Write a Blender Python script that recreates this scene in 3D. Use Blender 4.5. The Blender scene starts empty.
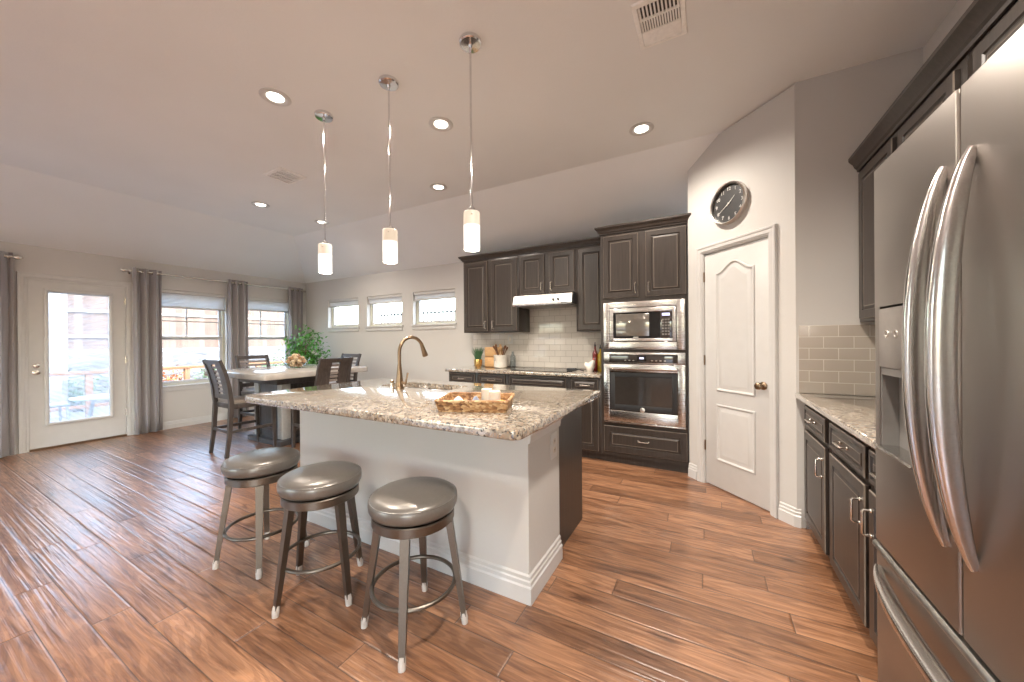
import bpy, bmesh, math, random
from mathutils import Vector, Matrix
random.seed(7)
PI = math.pi
sc = bpy.context.scene
COL = sc.collection

# ------------------------------------------------------------------ camera
cam_d = bpy.data.cameras.new('camera')
cam = bpy.data.objects.new('camera', cam_d); COL.objects.link(cam)
cam_d.sensor_fit = 'HORIZONTAL'; cam_d.sensor_width = 36.0
cam_d.lens = 36.0 * 358.8 / 1024.0
cam_d.clip_start = 0.02; cam_d.clip_end = 300
yaw, pitch, roll = math.radians(28.447), math.radians(0.126), math.radians(0.4485)
f = Vector((-math.sin(yaw), math.cos(yaw), 0)); r = Vector((math.cos(yaw), math.sin(yaw), 0)); d = Vector((0, 0, -1))
f2 = math.cos(pitch) * f + math.sin(pitch) * d; d2 = math.cos(pitch) * d - math.sin(pitch) * f
r3 = math.cos(roll) * r + math.sin(roll) * d2; d3 = math.cos(roll) * d2 - math.sin(roll) * r
m = Matrix((r3, -d3, -f2)).transposed().to_4x4()
m.translation = Vector((0, 0, 1.32))
cam.matrix_world = m
sc.camera = cam

# ------------------------------------------------------------------ world, sun, exposure
w = bpy.data.worlds.new('world'); sc.world = w; w.use_nodes = True
nt = w.node_tree
sky = nt.nodes.new('ShaderNodeTexSky'); sky.sky_type = 'NISHITA'; sky.sun_disc = False
sky.sun_elevation = math.radians(48); sky.sun_rotation = math.radians(110); sky.air_density = 1.3; sky.dust_density = 2.5
bgn = nt.nodes['Background']; bgn.inputs['Strength'].default_value = 1.25
nt.links.new(sky.outputs[0], bgn.inputs['Color'])
sun_d = bpy.data.lights.new('sun', 'SUN'); sun_d.energy = 0.7; sun_d.angle = math.radians(0.6); sun_d.color = (1, .95, .88)
sun = bpy.data.objects.new('sun', sun_d); COL.objects.link(sun)
sun.rotation_euler = Vector((-0.72, 0.25, -0.85)).to_track_quat('-Z', 'Y').to_euler()
sc.view_settings.view_transform = 'Standard'; sc.view_settings.look = 'None'
sc.view_settings.exposure = 1.08; sc.view_settings.gamma = 1.0; sc.view_settings.use_curve_mapping = False
CAN_W, PEND_W = 76.0, 2.5
sc.cycles.transparent_max_bounces = 24

# ------------------------------------------------------------------ node helpers and materials
class NB:
    def __init__(s, name):
        s.m = bpy.data.materials.new(name); s.m.use_nodes = True
        s.t = s.m.node_tree; s.b = s.t.nodes['Principled BSDF']; s.out = s.t.nodes['Material Output']
    def n(s, typ, **kw):
        k = s.t.nodes.new('ShaderNode' + typ)
        for a, v in kw.items(): setattr(k, a, v)
        return k
    def put(s, sock, v):
        if isinstance(v, bpy.types.NodeSocket): s.t.links.new(v, sock)
        else: sock.default_value = v
    def math(s, op, a, b=None, c=None):
        k = s.n('Math', operation=op); s.put(k.inputs[0], a)
        if b is not None: s.put(k.inputs[1], b)
        if c is not None: s.put(k.inputs[2], c)
        return k.outputs[0]
    def comb(s, x, y, z):
        k = s.n('CombineXYZ'); s.put(k.inputs[0], x); s.put(k.inputs[1], y); s.put(k.inputs[2], z); return k.outputs[0]
    def coord(s, kind='Object'): return s.n('TexCoord').outputs[kind]
    def mapping(s, vec, scale=(1, 1, 1), loc=(0, 0, 0), rot=(0, 0, 0)):
        k = s.n('Mapping'); s.put(k.inputs[0], vec); k.inputs[1].default_value = loc; k.inputs[2].default_value = rot; k.inputs[3].default_value = scale
        return k.outputs[0]
    def noise(s, vec, scale=5, detail=3, rough=.5, dist=0, col=False):
        k = s.n('TexNoise'); s.put(k.inputs['Vector'], vec); k.inputs['Scale'].default_value = scale
        k.inputs['Detail'].default_value = detail; k.inputs['Roughness'].default_value = rough; k.inputs['Distortion'].default_value = dist
        return k.outputs[1 if col else 0]
    def ramp(s, fac, stops):
        k = s.n('ValToRGB'); s.put(k.inputs[0], fac); e = k.color_ramp.elements
        while len(e) < len(stops): e.new(.5)
        for q, (p, c) in zip(e, stops): q.position = p; q.color = (*c, 1) if len(c) == 3 else c
        return k.outputs[0]
    def mix(s, fac, a, b, mode='MIX'):
        k = s.n('Mix', data_type='RGBA', blend_type=mode); s.put(k.inputs[0], fac)
        for i, v in ((6, a), (7, b)): s.put(k.inputs[i], (*v, 1) if isinstance(v, tuple) and len(v) == 3 else v)
        return k.outputs[2]
    def bump(s, h, strength=.3, dist=.01):
        k = s.n('Bump'); k.inputs['Strength'].default_value = strength; k.inputs['Distance'].default_value = dist
        s.put(k.inputs['Height'], h); s.put(s.b.inputs['Normal'], k.outputs[0])
    def set(s, **kw):
        names = dict(col='Base Color', rough='Roughness', metal='Metallic', spec='Specular IOR Level', coat='Coat Weight', coatr='Coat Roughness', em='Emission Color', ems='Emission Strength', sub='Subsurface Weight', sheen='Sheen Weight', aniso='Anisotropic', alpha='Alpha', trans='Transmission Weight', ior='IOR')
        for k, v in kw.items():
            s.put(s.b.inputs[names[k]], (*v, 1) if isinstance(v, tuple) and len(v) == 3 else v)
        return s

def simple(name, col, rough=.5, metal=0, var=.06, scale=30, bump=0, **kw):
    b = NB(name); c = b.coord(); n = b.noise(c, scale, 3)
    dk = tuple(max(0, x * (1 - var)) for x in col); lt = tuple(min(1, x * (1 + var)) for x in col)
    b.set(col=b.ramp(n, [(.3, dk), (.7, lt)]), rough=rough, metal=metal, **kw)
    if bump: b.bump(n, bump, .004)
    return b.m

def m_paint(name, col, bump=.12):
    b = NB(name); c = b.coord(); n = b.noise(c, 55, 4, .6); n2 = b.noise(c, 1.2, 2)
    b.set(col=b.ramp(n2, [(.3, tuple(x * .975 for x in col)), (.7, tuple(min(1, x * 1.02) for x in col))]), rough=.62, spec=.3)
    b.bump(n, bump, .006); return b.m

def m_floor():
    b = NB('hand scraped wood planks'); c = b.coord(); sx = b.n('SeparateXYZ'); b.put(sx.inputs[0], c); x, y = sx.outputs[0], sx.outputs[1]
    W, L = .134, 1.25
    yr = b.math('DIVIDE', b.math('ADD', y, .005), W); row = b.math('FLOOR', yr); fy = b.math('SUBTRACT', yr, row)
    wn = b.n('TexWhiteNoise', noise_dimensions='1D'); b.put(wn.inputs['W'], row)
    xr = b.math('ADD', b.math('DIVIDE', x, L), b.math('MULTIPLY', wn.outputs[0], 7.0)); idx = b.math('FLOOR', xr); fx = b.math('SUBTRACT', xr, idx)
    w2 = b.n('TexWhiteNoise', noise_dimensions='2D'); b.put(w2.inputs['Vector'], b.comb(row, idx, 0)); rnd = w2.outputs[0]
    off = b.math('MULTIPLY', rnd, 37.0)
    gv = b.comb(b.math('ADD', b.math('MULTIPLY', x, 1.6), off), b.math('ADD', b.math('MULTIPLY', y, 14.0), off), off)
    g1 = b.noise(gv, 1.5, 5, .62, 1.1); g2 = b.noise(b.comb(b.math('MULTIPLY', x, 4), b.math('MULTIPLY', y, 110), off), 1.2, 3, .6)
    base = b.ramp(rnd, [(0, (.23, .110, .055)), (.35, (.34, .168, .087)), (.7, (.43, .222, .12)), (1, (.30, .145, .074))])
    gr = b.ramp(g1, [(.28, (.30, .25, .22)), (.42, (.72, .66, .62)), (.55, (1, 1, 1)), (.75, (1.18, 1.12, 1.04))])
    col = b.mix(1, base, gr, 'MULTIPLY')
    col = b.mix(.55, col, b.ramp(g2, [(.3, (.62, .56, .52)), (.6, (1.05, 1.05, 1.05))]), 'MULTIPLY')
    rg = b.noise(b.comb(b.math('ADD', b.math('MULTIPLY', x, .9), off), b.math('ADD', b.math('MULTIPLY', y, 7.0), off), off), 1.0, 2, .4, .25)
    rs = b.math('SINE', b.math('MULTIPLY', rg, 95.0))
    col = b.mix(.5, col, b.ramp(rs, [(.0, (.62, .56, .52)), (.35, (1, 1, 1)), (1, (1.06, 1.05, 1.03))]), 'MULTIPLY')
    kn = b.noise(b.comb(b.math('ADD', b.math('MULTIPLY', x, 3), off), b.math('MULTIPLY', y, 9), off), 1.0, 2)
    col = b.mix(1, col, b.ramp(kn, [(.2, (.3, .25, .22)), (.3, (1, 1, 1))]), 'MULTIPLY')
    ey = b.math('MINIMUM', fy, b.math('SUBTRACT', 1.0, fy)); ex = b.math('MULTIPLY', b.math('MINIMUM', fx, b.math('SUBTRACT', 1.0, fx)), L / W)
    e = b.math('MINIMUM', ey, ex); gap = b.ramp(e, [(.008, (0, 0, 0)), (.022, (1, 1, 1))])
    col = b.mix(b.math('MULTIPLY', b.math('SUBTRACT', 1.0, gap), .75), col, (.03, .017, .012))
    b.set(col=col, rough=b.math('ADD', .30, b.math('MULTIPLY', g1, .12)), spec=.6, coat=.6, coatr=.22)
    rip = b.noise(b.comb(b.math('ADD', b.math('MULTIPLY', x, 1.1), off), b.math('MULTIPLY', y, 46), off), 1.0, 2, .5, .4)
    edge = b.ramp(e, [(0, (0, 0, 0)), (.06, (1, 1, 1))])
    h = b.math('ADD', b.math('MULTIPLY', rip, .9), b.math('ADD', b.math('MULTIPLY', edge, .5), b.math('MULTIPLY', g2, .12)))
    b.bump(h, .62, .006); b.t.links.new(b.b.inputs['Normal'].links[0].from_socket, b.b.inputs['Coat Normal']); return b.m

def m_granite():
    b = NB('speckled beige granite'); c = b.coord()
    dist = b.noise(c, 26, 3, .6, 0, True)
    cv = b.mix(.04, c, dist, 'ADD')
    def vor(scale, feat='F1'):
        k = b.n('TexVoronoi', feature=feat); b.put(k.inputs['Vector'], cv); k.inputs['Scale'].default_value = scale; return k
    v1 = vor(58); s1 = b.n('SeparateColor'); b.put(s1.inputs[0], v1.outputs['Color'])
    base = b.ramp(s1.outputs[0], [(0, (.17, .14, .105)), (.18, (.39, .335, .27)), (.42, (.53, .48, .40)), (.6, (.24, .195, .15)), (.72, (.47, .42, .35)), (.9, (.30, .275, .25)), (1, (.09, .07, .055))])
    v2 = vor(120); s2 = b.n('SeparateColor'); b.put(s2.inputs[0], v2.outputs['Color'])
    base = b.mix(b.ramp(s2.outputs[1], [(.80, (0, 0, 0)), (.83, (1, 1, 1))]), base, (.055, .045, .04))
    base = b.mix(b.ramp(s2.outputs[2], [(.80, (0, 0, 0)), (.84, (1, 1, 1))]), base, (.34, .25, .17))
    n = b.noise(c, 14, 4, .6)
    base = b.mix(b.math('MULTIPLY', b.ramp(n, [(.56, (0, 0, 0)), (.68, (1, 1, 1))]), .55), base, (.20, .165, .135))
    b.set(col=base, rough=.14, spec=.6, coat=1.0, coatr=.015); b.b.inputs['Coat IOR'].default_value = 1.85; return b.m

def m_tile(name, c1, c2, grout, axes, rough=.15, zoff=0, xoff=0, rh=.0775, bw=.155):
    b = NB(name); c = b.coord(); s = b.n('SeparateXYZ'); b.put(s.inputs[0], c)
    v = b.comb(b.math('ADD', s.outputs[axes[0]], xoff), b.math('SUBTRACT', s.outputs[axes[1]], zoff), 0)
    k = b.n('TexBrick'); b.put(k.inputs['Vector'], v); k.offset = .5; k.inputs['Scale'].default_value = 1
    k.inputs['Color1'].default_value = (*c1, 1); k.inputs['Color2'].default_value = (*c2, 1); k.inputs['Mortar'].default_value = (*grout, 1)
    k.inputs['Mortar Size'].default_value = .0022; k.inputs['Mortar Smooth'].default_value = .35; k.inputs['Brick Width'].default_value = bw; k.inputs['Row Height'].default_value = rh
    b.set(col=k.outputs[0], rough=rough, spec=.6)
    h = b.math('ADD', b.math('MULTIPLY', k.outputs[1], -1.0), b.math('MULTIPLY', b.noise(c, 9, 2), .5)); b.bump(h, .35, .004); return b.m

def m_cab():
    b = NB('espresso stained cabinet wood'); c = b.coord()
    g = b.noise(b.mapping(c, (38, 38, 2.2)), 1.4, 4, .6, .6)
    col = b.ramp(g, [(.25, (.024, .018, .0145)), (.6, (.040, .030, .0245)), (.8, (.052, .040, .032))])
    b.set(col=col, rough=.36, spec=.55); b.bump(g, .12, .002); return b.m

def m_steel(name, col=(.60, .575, .55), rough=.27, dirv=(2, 2, 260), amt=1.0):
    b = NB(name); c = b.coord(); n = b.noise(b.mapping(c, dirv), 3, 3, .6)
    b.set(col=b.ramp(n, [(.3, tuple(x * (1 - .07 * amt) for x in col)), (.7, tuple(x * (1 + .05 * amt) for x in col))]), metal=1.0, rough=b.math('ADD', rough - .05 * amt, b.math('MULTIPLY', n, .10 * amt)))
    b.bump(n, .04 * amt, .001); return b.m

def m_wood(name, dark, light, stretch=(3, 30, 30), rough=.45):
    b = NB(name); c = b.coord(); g = b.noise(b.mapping(c, stretch), 2.0, 5, .6, .9)
    b.set(col=b.ramp(g, [(.3, dark), (.68, light)]), rough=rough); b.bump(g, .15, .002); return b.m

def m_glass(name, tint=(.95, .97, .97), refl=1.0):
    b = NB(name); b.t.nodes.remove(b.b)
    tr = b.n('BsdfTransparent'); tr.inputs[0].default_value = (*tint, 1); gl = b.n('BsdfGlossy'); gl.inputs['Roughness'].default_value = .02
    fr = b.n('Fresnel'); fr.inputs[0].default_value = 1.45; mx = b.n('MixShader')
    nz = b.noise(b.coord(), 3, 1); geo = b.n('NewGeometry'); frf = b.math('MULTIPLY', fr.outputs[0], b.math('SUBTRACT', 1.0, geo.outputs['Backfacing'])); b.put(mx.inputs[0], b.math('MULTIPLY', frf, b.math('ADD', refl - .05, b.math('MULTIPLY', nz, .1))))
    b.t.links.new(tr.outputs[0], mx.inputs[1]); b.t.links.new(gl.outputs[0], mx.inputs[2]); b.t.links.new(mx.outputs[0], b.out.inputs[0]); return b.m

def m_translucent(name, col, amount=.5):
    b = NB(name); c = b.coord(); n = b.noise(c, 60, 2); b.set(col=b.ramp(n, [(.3, tuple(x * .95 for x in col)), (.7, col)]), rough=.8)
    t = b.n('BsdfTranslucent'); t.inputs[0].default_value = (*col, 1); mx = b.n('MixShader'); mx.inputs[0].default_value = amount
    b.t.links.new(b.b.outputs[0], mx.inputs[1]); b.t.links.new(t.outputs[0], mx.inputs[2]); b.t.links.new(mx.outputs[0], b.out.inputs[0]); return b.m

def m_emit(name, col, strength, base=.9):
    b = NB(name); n = b.noise(b.coord(), 8, 1)
    b.set(col=(base, base, base * .98), rough=.4, em=b.ramp(n, [(.2, tuple(x * .97 for x in col)), (.8, col)]), ems=strength); return b.m

def m_fabric(name, col):
    b = NB(name); c = b.coord(); wv = b.noise(b.mapping(c, (220, 220, 220)), 2, 2)
    b.set(col=b.ramp(wv, [(.3, tuple(x * .85 for x in col)), (.7, tuple(min(1, x * 1.1) for x in col))]), rough=.62, sheen=.5); b.bump(wv, .1, .002); return b.m

M = dict(
    wall=m_paint('warm grey wall paint', (.575, .555, .53)), ceil=m_paint('ceiling paint', (.80, .80, .79), .18),
    white=simple('white trim paint', (.59, .578, .562), .32, var=.02, scale=12), floor=m_floor(), granite=m_granite(),
    tile=m_tile('pale glossy subway tile', (.62, .575, .52), (.66, .615, .56), (.36, .32, .28), (0, 2), .10, .945),  # real grout joints, darkened further to paint in shading round the tiles
    tile2=m_tile('tan grey subway tile', (.36, .315, .27), (.39, .345, .295), (.56, .51, .45), (0, 2), .22, .94),
    cab=m_cab(), edgeglint=simple('cabinet edge painted highlight', (.20, .165, .135), .35), dark=simple('dark toe kick', (.018, .014, .012), .5), steel=m_steel('brushed stainless steel'),  # cabinet edge tone mostly paints in specular glints on the door chamfers
    steelv=m_steel('brushed fridge steel', (.36, .325, .295), .34, (140, 140, 1.0), .12), handle=m_steel('satin handle steel', (.66, .64, .62), .19, (60, 60, 60)),
    nickel=m_steel('satin nickel', (.72, .68, .62), .25, (30, 30, 30)), chrome=m_steel('polished chrome', (.75, .75, .76), .10, (20, 20, 20)),
    bronze=m_steel('brushed champagne bronze', (.27, .19, .125), .32, (40, 40, 40)), pewter=m_steel('pewter painted metal', (.18, .158, .135), .40, (40, 40, 40)),
    vinyl=simple('grey metallic vinyl', (.165, .15, .135), .30, .35, var=.05, scale=80, bump=.06, spec=.6), foot=simple('pale plastic foot', (.55, .51, .47), .5),
    black=simple('black gloss', (.012, .012, .013), .12), blackm=simple('matte black', (.02, .02, .021), .5), glassd=simple('dark oven glass', (.035, .030, .027), .05, spec=.8),
    mirror=simple('reflective microwave glass', (.20, .185, .165), .12, .55, spec=.8), glass=m_glass('window glass'), bowlglass=m_glass('bowl glass', (.97, .98, .98), 1.0),
    shade=m_translucent('white shade cloth', (.86, .87, .88), .35), slat=m_translucent('white blind slats', (.88, .90, .92), .3), curtain=m_fabric('taupe curtain satin', (.30, .275, .28)),
    frost=m_emit('frosted lamp glass', (1, .70, .42), .20, .45), bulb=m_emit('hot lamp core', (1, .95, .88), 7.0), canlens=m_emit('can lamp lens', (1, .93, .82), 4.0),
    stone=simple('pale stone table top', (.45, .415, .375), .14, var=.12, scale=9, spec=.6), chair=m_wood('dark grey brown chair wood', (.040, .033, .030), (.085, .072, .066), (20, 20, 3), .3),
    slats=m_wood('lighter chair rungs', (.17, .14, .125), (.27, .23, .21), (8, 8, 8), .35), seat=simple('taupe seat leather', (.25, .21, .18), .35), ped=m_wood('pedestal dark wood', (.030, .028, .028), (.062, .06, .062), (20, 20, 2), .3),
    pil=simple('pale pilaster', (.40, .40, .39), .4), gold=m_steel('gold pot', (.78, .52, .20), .22, (9, 9, 9)), grass=simple('dark grass blades', (.05, .13, .055), .5, var=.4, scale=60),
    leaf=simple('glossy ficus leaves', (.10, .32, .05), .35, var=.55, scale=14, spec=.5), bark=m_wood('bark', (.10, .065, .04), (.22, .15, .10)), soil=simple('soil', (.03, .02, .015), .9),
    pot=simple('grey planter', (.12, .115, .11), .5), board=m_wood('maple board', (.50, .28, .12), (.68, .42, .20), (8, 40, 40)), spoon=m_wood('walnut spoon wood', (.10, .04, .018), (.22, .10, .042), (30, 30, 6)),
    spoonl=m_wood('beech spoon wood', (.50, .30, .15), (.62, .40, .22), (30, 30, 6)), crock=simple('glazed white crock', (.70, .65, .58), .25), red=simple('red syrup glass', (.13, .008, .008), .08, spec=.8), oil=simple('yellow oil glass', (.30, .20, .012), .08, spec=.8),
    hen=simple('glazed cream china', (.78, .71, .64), .2), comb=simple('red china', (.5, .06, .04), .3), candle=simple('ivory wax', (.62, .57, .49), .45, sub=.2), cloth=m_fabric('blue grey napkin', (.13, .16, .24)), clothw=m_fabric('white napkin', (.50, .50, .51)),
    yellow=simple('yellow dried pods', (.62, .40, .04), .5, var=.3), shell=simple('shell tan', (.36, .20, .09), .4, var=.35, scale=45), shellw=simple('shell cream', (.56, .40, .24), .4, var=.2, scale=45),
    clockface=simple('dark clock face', (.035, .034, .034), .45), silver=m_steel('silver clock rim', (.74, .71, .67), .30, (20, 20, 20)), ink=simple('pale numerals', (.62, .60, .57), .5), display=m_emit('blue display', (.12, .2, .7), .8),
    clearbottle=m_glass('clear bottle glass', (.70, .75, .78), 1.6), fence=None, grey=simple('dispenser grey', (.19, .18, .17), .35), greyl=simple('dispenser panel', (.33, .30, .275), .32, .6), concrete=simple('pale patio concrete', (.20, .19, .18), .8, var=.1, scale=3),
    gravel=simple('garden gravel', (.17, .155, .14), .9, var=.35, scale=20), rock=None, deck=m_wood('orange stained wood', (.17, .075, .03), (.25, .125, .06), (4, 20, 20)), siding=simple('pale stucco', (.20, .18, .16), .8), roof=simple('grey shingles', (.085, .07, .065), .8, var=.25, scale=20), iron=simple('black iron', (.06, .06, .065), .5),
    shrub=simple('shrub leaves', (.06, .12, .035), .6, var=.5, scale=12), flower=simple('orange flowers', (.45, .15, .03), .6), outwhite=simple('white patio furniture', (.36, .36, .355), .4), almond=simple('almond vinyl frame', (.62, .61, .50), .4), vent=simple('white vent enamel', (.86, .84, .81), .4), ventd=simple('dark duct', (.05, .045, .04), .8),
)
def m_fence():
    b = NB('weathered fence boards'); c = b.coord(); s = b.n('SeparateXYZ'); b.put(s.inputs[0], c)
    u = b.math('DIVIDE', b.math('ADD', s.outputs[1], s.outputs[0]), .14); i = b.math('FLOOR', u); fr = b.math('SUBTRACT', u, i)
    wn = b.n('TexWhiteNoise', noise_dimensions='1D'); b.put(wn.inputs['W'], i)
    col = b.ramp(wn.outputs[0], [(0, (.115, .08, .064)), (.5, (.155, .113, .092)), (1, (.19, .15, .128))])
    g = b.noise(b.mapping(c, (20, 20, 1.5)), 2, 4, .6)
    col = b.mix(.6, col, b.ramp(g, [(.3, (.6, .56, .54)), (.7, (1, 1, 1))]), 'MULTIPLY')
    col = b.mix(b.ramp(b.math('MINIMUM', fr, b.math('SUBTRACT', 1.0, fr)), [(.02, (1, 1, 1)), (.06, (0, 0, 0))]), col, (.10, .07, .06))
    b.set(col=col, rough=.85); return b.m
M['fence'] = m_fence()
def m_rock():
    b = NB('stacked grey stone'); c = b.coord(); k = b.n('TexVoronoi', feature='DISTANCE_TO_EDGE'); b.put(k.inputs['Vector'], b.mapping(c, (1, 1, 1.9))); k.inputs['Scale'].default_value = 4.5
    k2 = b.n('TexVoronoi'); b.put(k2.inputs['Vector'], b.mapping(c, (1, 1, 1.9))); k2.inputs['Scale'].default_value = 4.5
    s = b.n('SeparateColor'); b.put(s.inputs[0], k2.outputs['Color'])
    col = b.ramp(s.outputs[0], [(0, (.085, .09, .10)), (.5, (.13, .135, .14)), (1, (.18, .17, .16))])
    col = b.mix(b.ramp(k.outputs[0], [(.02, (1, 1, 1)), (.08, (0, 0, 0))]), col, (.12, .11, .10)); b.set(col=col, rough=.9); b.bump(k.outputs[0], .6, .05); return b.m
M['rock'] = m_rock()
def m_wicker():
    b = NB('woven seagrass'); c = b.coord(); s = b.n('SeparateXYZ'); b.put(s.inputs[0], c)
    k = b.n('TexVoronoi'); b.put(k.inputs['Vector'], b.mapping(c, (55, 55, 90))); k.inputs['Scale'].default_value = 1
    ch = b.n('SeparateColor'); b.put(ch.inputs[0], k.outputs['Color'])
    col = b.ramp(ch.outputs[0], [(0, (.12, .05, .018)), (.35, (.30, .145, .055)), (.7, (.42, .24, .105)), (1, (.58, .40, .22))])
    b.set(col=col, rough=.6); b.bump(k.outputs[0], .6, .006); return b.m
M['wicker'] = m_wicker()

# ------------------------------------------------------------------ mesh builder
def root_of(o):
    while o.parent: o = o.parent
    return o
class MB:
    def __init__(s): s.bm = bmesh.new()
    def box(s, x0, x1, y0, y1, z0, z1, bev=0, seg=2):
        t = bmesh.new()
        v = [t.verts.new((x, y, z)) for z in (min(z0, z1), max(z0, z1)) for y in (min(y0, y1), max(y0, y1)) for x in (min(x0, x1), max(x0, x1))]
        for q in ((0, 2, 3, 1), (4, 5, 7, 6), (0, 1, 5, 4), (2, 6, 7, 3), (0, 4, 6, 2), (1, 3, 7, 5)): t.faces.new([v[i] for i in q])
        if bev: bmesh.ops.bevel(t, geom=list(t.edges), offset=min(bev, abs(x1 - x0) * .45, abs(y1 - y0) * .45, abs(z1 - z0) * .45), segments=seg, affect='EDGES', profile=.5)
        s.merge(t); return s
    def merge(s, t, mat=None):
        if mat is not None: bmesh.ops.transform(t, matrix=mat, verts=t.verts)
        me = bpy.data.meshes.new('tmp'); t.to_mesh(me); t.free(); s.bm.from_mesh(me); bpy.data.meshes.remove(me); return s
    def loops(s, L, closed=True, cap0=True, cap1=True, ring=False):
        vs = [[s.bm.verts.new(p) for p in l] for l in L]
        n = len(L[0]); pairs = list(zip(vs[:-1], vs[1:])) + ([(vs[-1], vs[0])] if ring else [])
        for a, b in pairs:
            for i in range(n if closed else n - 1):
                j = (i + 1) % n
                try: s.bm.faces.new((a[i], a[j], b[j], b[i]))
                except ValueError: pass
        if cap0 and not ring: s.bm.faces.new(vs[0][::-1])
        if cap1 and not ring: s.bm.faces.new(vs[-1])
        return s
    def lathe(s, prof, c=(0, 0, 0), seg=32, axis='z', caps=True):
        L = []
        for rr, h in prof:
            l = []
            for i in range(seg):
                a = 2 * PI * i / seg; p = (max(rr, 1e-4) * math.cos(a), max(rr, 1e-4) * math.sin(a), h)
                if axis == 'y': p = (p[0], -p[2], p[1])
                if axis == 'x': p = (p[2], p[0], p[1])
                l.append((p[0] + c[0], p[1] + c[1], p[2] + c[2]))
            L.append(l)
        return s.loops(L, cap0=caps, cap1=caps)
    def cyl(s, p0, p1, r0, r1=None, seg=20):
        return s.tube([p0, p1], [r0, r0 if r1 is None else r1], seg)
    def tube(s, pts, rad, seg=12, closed=False, sect=None, up=None, twist=0):
        P = [Vector(p) for p in pts]; n = len(P); L = []; nrm = None
        for i in range(n):
            a = P[(i - 1) % n] if (closed or i > 0) else P[i]; b = P[(i + 1) % n] if (closed or i < n - 1) else P[i]
            t = (b - a).normalized()
            if nrm is None or up is not None:
                u = Vector(up) if up is not None else (Vector((0, 0, 1)) if abs(t.z) < .9 else Vector((1, 0, 0)))
                nrm = (u - t * u.dot(t)).normalized()
            else: nrm = (nrm - t * nrm.dot(t)).normalized()
            bi = t.cross(nrm)
            rr = rad[i] if isinstance(rad, (list, tuple)) else rad
            if sect: q = [(x * rr, y * rr) for x, y in sect]
            else: q = [(rr * math.cos(2 * PI * k / seg + twist), rr * math.sin(2 * PI * k / seg + twist)) for k in range(seg)]
            L.append([tuple(P[i] + bi * x + nrm * y) for x, y in q])
        return s.loops(L, cap0=not closed, cap1=not closed, ring=closed)
    def sphere(s, c, rad, sc_=(1, 1, 1), u=16, v=10):
        t = bmesh.new(); bmesh.ops.create_uvsphere(t, u_segments=u, v_segments=v, radius=rad)
        return s.merge(t, Matrix.Translation(c) @ Matrix.Diagonal((*sc_, 1)))
    def prism(s, poly, a0, a1, axis='z', bev=0):
        def P(p, a): return {'z': (p[0], p[1], a), 'y': (p[0], a, p[1]), 'x': (a, p[0], p[1])}[axis]
        if bev: L = [[P(p, a0) for p in inset(poly, bev)], [P(p, a0 + bev) for p in poly], [P(p, a1 - bev) for p in poly], [P(p, a1) for p in inset(poly, bev)]]
        else: L = [[P(p, a0) for p in poly], [P(p, a1) for p in poly]]
        return s.loops(L)
    def molding(s, path, prof, mp, closed=False):
        """prof: (offset, height) cross-section, swept along a 2D path with mitred corners; mp(x, y, h) -> 3D"""
        n = len(path); L = []
        for i in range(n):
            p = Vector(path[i]); dirs = []
            if closed or i > 0: dirs.append((p - Vector(path[(i - 1) % n])).normalized())
            if closed or i < n - 1: dirs.append((Vector(path[(i + 1) % n]) - p).normalized())
            ns = [Vector((q.y, -q.x)) for q in dirs]
            if len(ns) == 2: b = (ns[0] + ns[1]); b = b / max(.2, b.dot(ns[0]))
            else: b = ns[0]
            L.append([mp(p.x + b.x * o, p.y + b.y * o, h) for o, h in prof])
        return s.loops(L, ring=closed)
    def xf(s, mat): bmesh.ops.transform(s.bm, matrix=mat, verts=s.bm.verts); return s
    def build(s, name, mat, parent=None, local=False, smooth=True, ang=35):
        bmesh.ops.recalc_face_normals(s.bm, faces=s.bm.faces)
        if parent is not None and not local:
            bmesh.ops.transform(s.bm, matrix=root_of(parent).matrix_basis.inverted(), verts=s.bm.verts)
        me = bpy.data.meshes.new(name); s.bm.to_mesh(me); s.bm.free()
        if smooth:
            me.polygons.foreach_set('use_smooth', [True] * len(me.polygons)); me.set_sharp_from_angle(angle=math.radians(ang))
        me.materials.append(M[mat] if isinstance(mat, str) else mat)
        o = bpy.data.objects.new(name, me); COL.objects.link(o)
        if parent is not None: o.parent = parent
        return o

def inset(poly, dd):
    n = len(poly); out = []
    area = sum(poly[i][0] * poly[(i + 1) % n][1] - poly[(i + 1) % n][0] * poly[i][1] for i in range(n)); sg = 1 if area > 0 else -1
    for i in range(n):
        p = Vector(poly[i]); a = (p - Vector(poly[i - 1])).normalized(); b = (Vector(poly[(i + 1) % n]) - p).normalized()
        na = Vector((-a.y, a.x)) * sg; nb = Vector((-b.y, b.x)) * sg; k = na + nb; k = k / max(.3, k.dot(na)); out.append((p.x + k.x * dd, p.y + k.y * dd))
    return out
def rrect(x0, x1, y0, y1, rad, seg=5):
    rads = rad if isinstance(rad, (list, tuple)) else [rad] * 4; P = []
    for (cx, cy, a0), rr in zip(((x0, y0, 180), (x1, y0, 270), (x1, y1, 0), (x0, y1, 90)), rads):
        sx = 1 if cx == x0 else -1; sy = 1 if cy == y0 else -1
        if rr <= 0: P.append((cx, cy)); continue
        for k in range(seg + 1):
            a = math.radians(a0 + 90 * k / seg); P.append((cx + sx * rr + rr * math.cos(a), cy + sy * rr + rr * math.sin(a)))
    return P
def thing(name, label, cat, loc=(0, 0, 0), rotz=0, group=None):
    o = bpy.data.objects.new(name, None); COL.objects.link(o); o.empty_display_size = .1
    o.matrix_basis = Matrix.Translation(loc) @ Matrix.Rotation(rotz, 4, 'Z')
    return tag(o, label, cat, group)
def tag(o, label, cat, group=None):
    o['label'] = label; o['category'] = cat
    if group: o['group'] = group
    return o
def struct(o): o['kind'] = 'structure'; return o
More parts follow.
